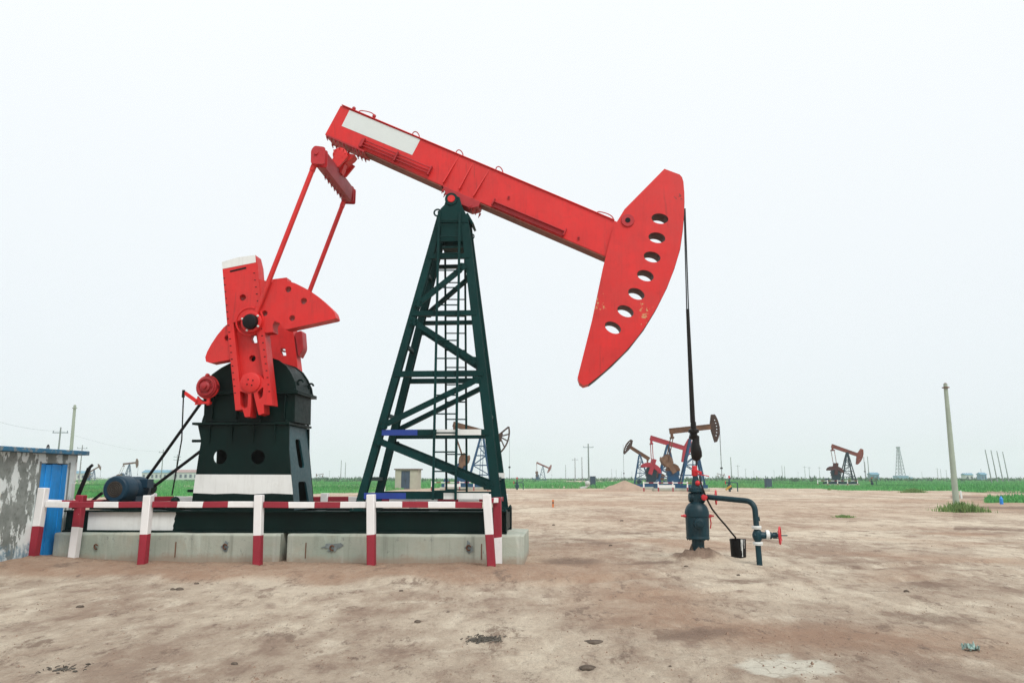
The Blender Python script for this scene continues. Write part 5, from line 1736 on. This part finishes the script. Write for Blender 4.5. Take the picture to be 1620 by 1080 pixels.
# markers
d = 43
m = MB(); m.bar((0, 0, -.05), (0, 0, .36), .09, .09, cuts=[0, .55, .8, 1], mats=[0, 1, 0]); m.bar((-.06, 0, .37), (.06, 0, .37), .06, .03)
o = tag(obj('marker_post', m, ['orange', 'rust'], None, .008), 'short orange marker post on the bare soil right of the tower', 'marker post'); o.location = (G(874.5, d), d, 0)
d = 47.5
m = MB(); m.lathe((0, 0, -.02), (0, 0, 1), [(0, .09), (.02, .1), (.36, .1), (.40, .07), (.44, .045), (.5, .045)], 16)
o = tag(obj('plastic_container', m, 'sky_blue'), 'bright blue upright container in the grass at far right', 'container'); o.location = (G(1580, d), d, 0)
m = MB(); m.bar((0, 0, -.1), (-.03, 0, .55), .12, .1, up=(0, 1, 0)); m.bar((-.03, 0, .552), (-.03, 0, .62), .05, .05, up=(0, 1, 0))
o = tag(obj('marker_post', m, 'white', None, .01), 'short white marker just right of the leaning concrete pole base', 'marker post'); o.location = (G(1518, 60), 60, 0)
m = MB(); m.bar((0, 0, -.1), (0, 0, ZH(752, 88)), .14, .14, up=(0, 1, 0)); m.ball((0, 0, ZH(752, 88)), .08, 8)
o = tag(obj('marker_post', m, 'white'), 'thin white post in the grass left of the beige hut', 'marker post'); o.location = (G(609, 88), 88, 0)

# poles
def lean_pole(label, pxb, pyb, pxt, pyt, d, r0, r1, cap, group=None):
    xb, xt, zt = G(pxb, d), G(pxt, d), ZH(pyt, d)
    t = thing('utility_pole', label, 'utility pole', (xb, d, 0), group, site=False)
    # true lean after allowing for the tilted view: trace the top on the plane y = d
    v = ray(pxt, pyt); k = d / v.y; top = Vector((v.x * k - xb, 0, CAMZ + v.z * k))
    v = ray(pxb, pyb); k = d / v.y; bx = v.x * k - xb
    m = MB(); m.tube([(bx, 0, -.3), (bx + (top.x - bx) * .5, 0, top.z * .5), top], r0, 16, r1)
    obj('shaft', m, 'concrete_pole', t)
    if cap:
        m = MB(); m.lathe(top + Vector((0, 0, -.26)), (0, 0, 1), [(0, r1 * 1.05), (.0, r1 * 1.9), (.05, r1 * 1.9), (.055, r1 * .7), (.3, r1 * .65), (.32, r1 * .3)], 14)
        obj('cap', m, 'rust' if cap == 1 else 'concrete_pole', t)
    return t
lean_pole('near leaning concrete pole without wires on the right rising from a grass tuft', 1513, 797, 1495.5, 607, 48, .19, .115, 1)
lean_pole('concrete pole without crossarm rising behind the blue edged shed roof', 109, 760, 118.5, 641, 66, .17, .11, 2)

def far_pole(px, pyt, label, arm=True, group=None, h=10.0, lean=0, r=.16, arms=1):
    d = (h - CAMZ) * FH / (HOR - pyt)
    t = thing('utility_pole', label, 'utility pole', (G(px, d), d, 0), group, site=False)
    m = MB(); m.tube([(0, 0, -.3), (lean * h * 0.5, 0, h * .5), (lean * h, 0, h)], r * 1.1, 8, r * .7); obj('shaft', m, 'far_pole', t)
    if arm:
        for k in range(arms):
            m = MB(); z = h - .9 - 1.1 * k; m.bar((lean * z - 1.3, 0, z), (lean * z + 1.3, 0, z), .13, .13)
            for x in (-1.2, 0, 1.2): m.bar((lean * z + x, 0, z + .065), (lean * z + x, 0, z + .35), .09, .09, up=(0, 1, 0))
            obj('crossarm', m, 'far_steel', t)
    return (G(px, d), d, h)
gp = 'far utility poles along the horizon'
w1 = far_pole(88, 676, 'grey pole with crossarm just left of the bare concrete pole')
far_pole(125.5, 704, 'faint pole with two crossarms at the shed roof corner', arms=2)
w2 = far_pole(255, 711, 'grey pole with crossarm between the motor and the gearbox')
far_pole(278, 719, 'faint pole behind the two drive belts', arms=2)
w3 = far_pole(931.5, 702, 'tall pole with crossarm above the blue cabinet right of the tower', r=.2)
for px, py, arm in ((895, 735, False), (910, 724, True), (921, 723, False)):
    far_pole(px, py, 'thin pole in the group just left of the tall crossarm pole', arm, 'thin poles left of the tall crossarm pole', r=.2)
for px, py in ((539, 728), (546, 731), (521, 744)):
    far_pole(px, py, 'thin faint pole on the horizon between gearbox and tower', px == 521, 'faint poles between gearbox and tower', r=.2)
for px, py in ((1157.5, 723), (1168, 735), (1180, 741), (1193, 744), (1225, 743), (1238, 736), (1242, 737)):
    far_pole(px, py, 'thin faint pole on the horizon right of the teal wellhead', px in (1168, 1180), 'faint poles right of the wellhead', r=.2)
for px, py in ((1274, 737), (1281, 738), (1297, 738), (1263, 746)):
    far_pole(px, py, 'thin faint pole on the horizon left of the lone red brown pump', True, 'faint poles left of the red brown pump', r=.2)
for px, py in ((1370, 730), (1375, 722)):
    far_pole(px, py, 'thin pole just right of the red brown pump head', False, 'thin poles right of the red brown pump', r=.17)
for px, py in ((1484, 740), (1489, 742), (1498, 743), (1553, 741), (1459, 746), (1440, 748)):
    far_pole(px, py, 'faint distant pole near the leaning concrete pole', px % 2 == 0, 'faint poles near the leaning pole', r=.25)
for k, px in enumerate((1568, 1577, 1586, 1595)):
    far_pole(px + .5, 711 + k * 1.2, 'one of four thin leaning poles standing in a row at far right', False, 'row of four leaning poles at far right', lean=-.10, r=.16)
for px, py in ((1000, 745), (975, 742), (968, 741), (983, 744), (18, 690)):
    if px > 100: far_pole(px, py, 'faint distant pole above the sand heap', False, 'faint poles above the sand heap', r=.2)

# wires from the left poles
def wire(label, a, b, sag):
    m = MB(); pts = []
    for i in range(15):
        t = i / 14
        p = Vector(a).lerp(Vector(b), t); p.z -= sag * 4 * t * (1 - t); pts.append(p)
    m.tube(pts, .012, 5)
    tag(obj('power_line', m, 'far_steel'), label, 'power line')
wire('thin power line from the crossarm pole behind the shed to the next pole', (w1[0], w1[1], w1[2] - .6), (w2[0], w2[1], w2[2] - .6), 1.0)
wire('thin power line leaving the shed crossarm pole towards the left edge', (w1[0], w1[1], w1[2] - .6), (G(-60, 95), 95, 9.6), .6)

# lattice derrick
d = 640
dh = ZH(709, d)
t = thing('drilling_derrick', 'pale lattice drilling derrick on the horizon left of the leaning pole', 'derrick', (G(1425, d), d, 0), site=False)
m = MB(); bw, tw = 3.0, .7
n = 9
for sx in (-1, 1):
    for sy in (-1, 1): m.bar((sx * bw, sy * bw, 0), (sx * tw, sy * tw, dh), .4, .4)
for k in range(n):
    a, b = k / n, (k + 1) / n
    wa, wb = bw + (tw - bw) * a, bw + (tw - bw) * b
    for sy in (-1, 1):
        m.bar((-wa, sy * wa, a * dh), (wa, sy * wa, a * dh), .22, .22); m.bar((-wa, sy * wa, a * dh), (wb, sy * wb, b * dh), .2, .2); m.bar((wa, sy * wa, a * dh), (-wb, sy * wb, b * dh), .2, .2)
obj('lattice_mast', m, 'far_steel', t)
m = MB(); m.box(-1.2, 1.2, -1.2, 1.2, dh, dh + 1.2); obj('crown_block', m, 'far_steel', t)
m = MB(); m.box(-4.5, 4.5, -4, 4, 0, 3.2); m.box(4.6, 9, -2, 2, 0, 2.0); obj('rig_floor', m, 'far_blue', t)
# far buildings
def far_building(px0, px1, pyt, d, label, wall, roof, wins=5):
    x0, x1 = G(px0, d), G(px1, d)
    h = ZH(pyt, d); w = x1 - x0
    t = thing('building', label, 'building', (x0, d, 0), 'low buildings along the horizon', site=False)
    m = MB(); m.box(0, w, 0, w * .4 + 3, -.2, h * .74); obj('wall', m, wall, t)
    m = MB(); m.plate([(-.4, h * .74), (w * .4 + 3.4, h * .74), (w * .2 + 1.5, h)], [], lambda a, b, q: (q, a, b + .003), -.4, w + .4); obj('roof', m, roof, t)
    for k in range(wins):
        m = MB(); x = w * (k + .5) / wins; m.box(x - w * .15 / wins * 1.6, x + w * .15 / wins * 1.6, -.06, -.003, h * .25, h * .55); obj('window', m, 'hut_door', t)
far_building(108, 134, 744.5, 420, 'low blue roofed building on the horizon just right of the shed', 'far_wall', 'far_blue', 4)
far_building(224, 264, 743, 430, 'long blue roofed building on the horizon behind the motor', 'far_wall', 'far_blue', 6)
far_building(266, 313, 742.5, 440, 'long pinkish roofed building on the horizon left of the gearbox', 'far_wall', 'far_pinkroof', 6)
far_building(1379, 1391, 747, 420, 'small blue building on the horizon right of the red brown pump', 'far_blue', 'far_blue', 2)
far_building(1528, 1540, 748, 480, 'small pale building on the horizon right of the leaning pole', 'far_wall', 'far_blue', 2)
far_building(1553, 1561, 747, 400, 'small dark building on the horizon before the four leaning poles', 'far_blue', 'far_blue', 2)

# grass tufts that stand alone
def tuft(label, px, py, wpx, hpx, n, mat='grass'):
    v = ray(px, py); k = -CAMZ / v.z
    x, y = v.x * k, v.y * k
    s_ = y / FH
    m = MB()
    for _ in range(n):
        u = random.gauss(0, .42); w = random.gauss(0, .42)
        if abs(u) > 1.1: continue
        h = hpx * s_ * (1.1 - abs(u) * .6) * random.uniform(.45, 1.1)
        gx, gy = x + u * wpx / 2 * s_, y + w * wpx / 2 * s_ * .8
        blades(m, u * wpx / 2 * s_, w * wpx / 2 * s_ * .8, 0, h, .035 + .0003 * y, 2)
    o = tag(obj('grass_tuft', m, mat, recalc=False), label, 'grass tuft'); o.location = (x, y, ground_z(x, y))
tuft('wide green grass tuft at the foot of the leaning concrete pole', 1522, 809, 78, 15, 700, 'drygrass')
tuft('faint low grass patch on bare soil left of the leaning pole', 1336, 818, 36, 5, 130, 'drygrass')
tuft('thin yellowish grass patch beside the grass edge right of the lone pump', 1445, 779, 40, 7, 480, 'drygrass')
tuft('tiny weed on the soil in front of the red brown pump', 1312, 775, 6, 4, 30, 'drygrass')
tuft('tiny weed in the gap between the two concrete blocks', 448, 880, 10, 7, 26, 'drygrass')

# clods, dead weeds, rag
def gpt(px, py):
    v = ray(px, py); k = -CAMZ / v.z
    return v.x * k, v.y * k
def clod(px, py, wpx, label, group=None, mat='clod', flat=.5):
    x, y = gpt(px, py); s_ = wpx / 2 * y / FH
    m = MB(); m.ball((0, 0, 0), s_, 16, (1, .8, flat))
    m.v = [(a * (1 + .5 * noise.noise(Vector((a / s_ * 1.5, b / s_ * 1.5, c / s_ * 1.5 + px)))), b * (1 + .5 * noise.noise(Vector((a / s_ * 1.6, b / s_ * 1.6 + py, c / s_)))), c * (1 + .5 * noise.noise(Vector((a / s_ * 2, b / s_ * 2, px))))) for a, b, c in m.v]
    o = tag(obj('dirt_clod', m, mat, sharp=50), label, 'dirt clod', group); o.location = (x, y, ground_z(x, y) + s_ * flat * .3)
clod(127, 950, 10, 'dark lump of earth on the pale soil in front of the leftmost rails')
clod(930, 1046, 26, 'dark flat crumbled lump at the bottom of the picture left of the cracked mud', flat=.3)
clod(940, 1003, 30, 'flat dark crust of earth above the crumbled lump at bottom centre', flat=.16)
clod(274, 894 + 31, 9, 'small dark clod below the second fence post')
for px, py, w in ((285, 925, 11), (311, 916, 7), (635, 927, 6), (661, 973, 10), (709, 960, 5), (372, 1037, 10), (876, 830, 5), (984, 824, 6), (1085, 895, 7), (1168, 910, 6), (1434, 936, 9), (950, 941, 7), (966, 863, 6), (1060, 1046, 6)):
    clod(px, py, w, 'small dark clod lying loose on the bare pale soil', 'small loose clods on the soil')
def weed(px, py, wpx, label, n=60):
    x, y = gpt(px, py); s_ = wpx / 2 * y / FH
    m = MB()
    for _ in range(n):
        a = Vector((random.gauss(0, .45) * s_, random.gauss(0, .45) * s_ * 1.1, random.uniform(.0, .012)))
        th_ = random.gauss(0.2, .8); l = random.uniform(.08, .26) * s_
        b = a + Vector((math.cos(th_) * l, math.sin(th_) * l, random.uniform(-.006, .012)))
        c = (a + b) / 2 + Vector((random.uniform(-.01, .01), random.uniform(-.01, .01), .008))
        m.tube([a, c, b], .0045, 4)
    for _ in range(n):
        a = Vector((random.gauss(0, .36) * s_, random.gauss(0, .36) * s_, .002)); r = random.uniform(.006, .028)
        m.ball(a, r, 6, (1.3, 1, .5))
    o = tag(obj('dead_weed', m, 'twig'), label, 'dead weed'); o.location = (x, y, ground_z(x, y))
weed(765, 997, 62, 'dark matted dead weed on the soil at lower centre', 110)
weed(105, 1041, 66, 'thin line of dead weed bits on the soil at lower left', 26)
m = MB(); N = 14
x, y = gpt(1537, 1028)
for i in range(N + 1):
    for j in range(N + 1):
        u, v = (i / N - .5), (j / N - .5)
        m.vert((u * .10 + .02 * noise.noise(Vector((u * 5, v * 5, 0))), v * .14 + .03 * noise.noise(Vector((u * 5, v * 5, 3))), .035 + .05 * noise.noise(Vector((u * 7, v * 7, 6))) + .02 * noise.noise(Vector((u * 18, v * 18, 2)))))
for i in range(N):
    for j in range(N):
        a = i * (N + 1) + j; m.face((a, a + N + 1, a + N + 2, a + 1))
o = tag(obj('rag', m, 'cloth', sharp=80), 'crumpled pale green rag on the soil at lower right', 'rag'); o.location = (x, y, ground_z(x, y))

# ================================================================== HAZE, SKY, LIGHT
def haze():
    me = bpy.data.meshes.new('haze')
    bm = bmesh.new(); bmesh.ops.create_cube(bm, size=1.0); bm.to_mesh(me); bm.free()
    o = bpy.data.objects.new('haze', me); COL.objects.link(o)
    o.scale = (2900, 2900, 44); o.location = (0, 0, 44 / 2 - 1.6)
    mt = bpy.data.materials.new('haze'); mt.use_nodes = True
    nt = mt.node_tree; nt.nodes.clear()
    out = nt.nodes.new('ShaderNodeOutputMaterial'); v = nt.nodes.new('ShaderNodeVolumePrincipled')
    v.inputs['Color'].default_value = (0.93, 0.96, 0.98, 1); v.inputs['Density'].default_value = HAZE
    nt.links.new(v.outputs[0], out.inputs['Volume'])
    me.materials.append(mt)
    tag(o, kind='stuff')
HAZE = 0.00045
haze()

SUN_EL, SUN_AZ = R(52), R(150)      # azimuth from +Y clockwise: behind the camera, to the right
w = bpy.data.worlds.new('World'); sc.world = w; w.use_nodes = True
nt = w.node_tree
bg = nt.nodes['Background']
sky = nt.nodes.new('ShaderNodeTexSky'); sky.sky_type = 'NISHITA'; sky.sun_disc = False
sky.sun_elevation = SUN_EL; sky.sun_rotation = SUN_AZ; sky.dust_density = 4.0; sky.air_density = 1.2
tc = nt.nodes.new('ShaderNodeTexCoord')
sx = nt.nodes.new('ShaderNodeSeparateXYZ'); nt.links.new(tc.outputs['Generated'], sx.inputs[0])
cl = noise_node(nt, tc.outputs['Generated'], 1.6, 4, 0.5)
# overcast deck: a little brighter overhead than at the horizon, faint unevenness
grad = ramp(nt, sx.outputs[2], 0.0, 0.55)
deck = mixc(nt, grad, (8.6, 9.3, 9.85), (10.6, 10.9, 11.0))
deck = mixc(nt, ramp(nt, cl, 0.35, 0.75, 0, 0.5), deck, (9.7, 10.2, 10.4))
col = mixc(nt, 0.93, sky.outputs[0], deck)
nt.links.new(col, bg.inputs['Color'])
bg.inputs['Strength'].default_value = 0.1
sl = bpy.data.lights.new('sun', 'SUN'); sl.energy = 2.2; sl.angle = R(24); sl.color = (1, .975, .94)
so_ = bpy.data.objects.new('sun', sl); COL.objects.link(so_)
dv = Vector((math.sin(SUN_AZ) * math.cos(SUN_EL), math.cos(SUN_AZ) * math.cos(SUN_EL), math.sin(SUN_EL)))
so_.rotation_euler = dv.to_track_quat('Z', 'Y').to_euler()
so_.location = (20, -20, 35)

sc.view_settings.view_transform = 'Standard'; sc.view_settings.look = 'None'
sc.view_settings.exposure = 0.0; sc.view_settings.gamma = 1.0
sc.render.engine = 'CYCLES'
sc.cycles.use_denoising = True
sc.cycles.denoiser = 'OPENIMAGEDENOISE'
sc.cycles.denoising_input_passes = 'RGB_ALBEDO_NORMAL'
sc.cycles.denoising_prefilter = 'NONE'
sc.cycles.max_bounces = 6
sc.cycles.volume_bounces = 1
sc.cycles.volume_step_rate = 4
sc.cycles.use_adaptive_sampling = True
sc.render.film_transparent = False
sc.cycles.filter_width = 1.5
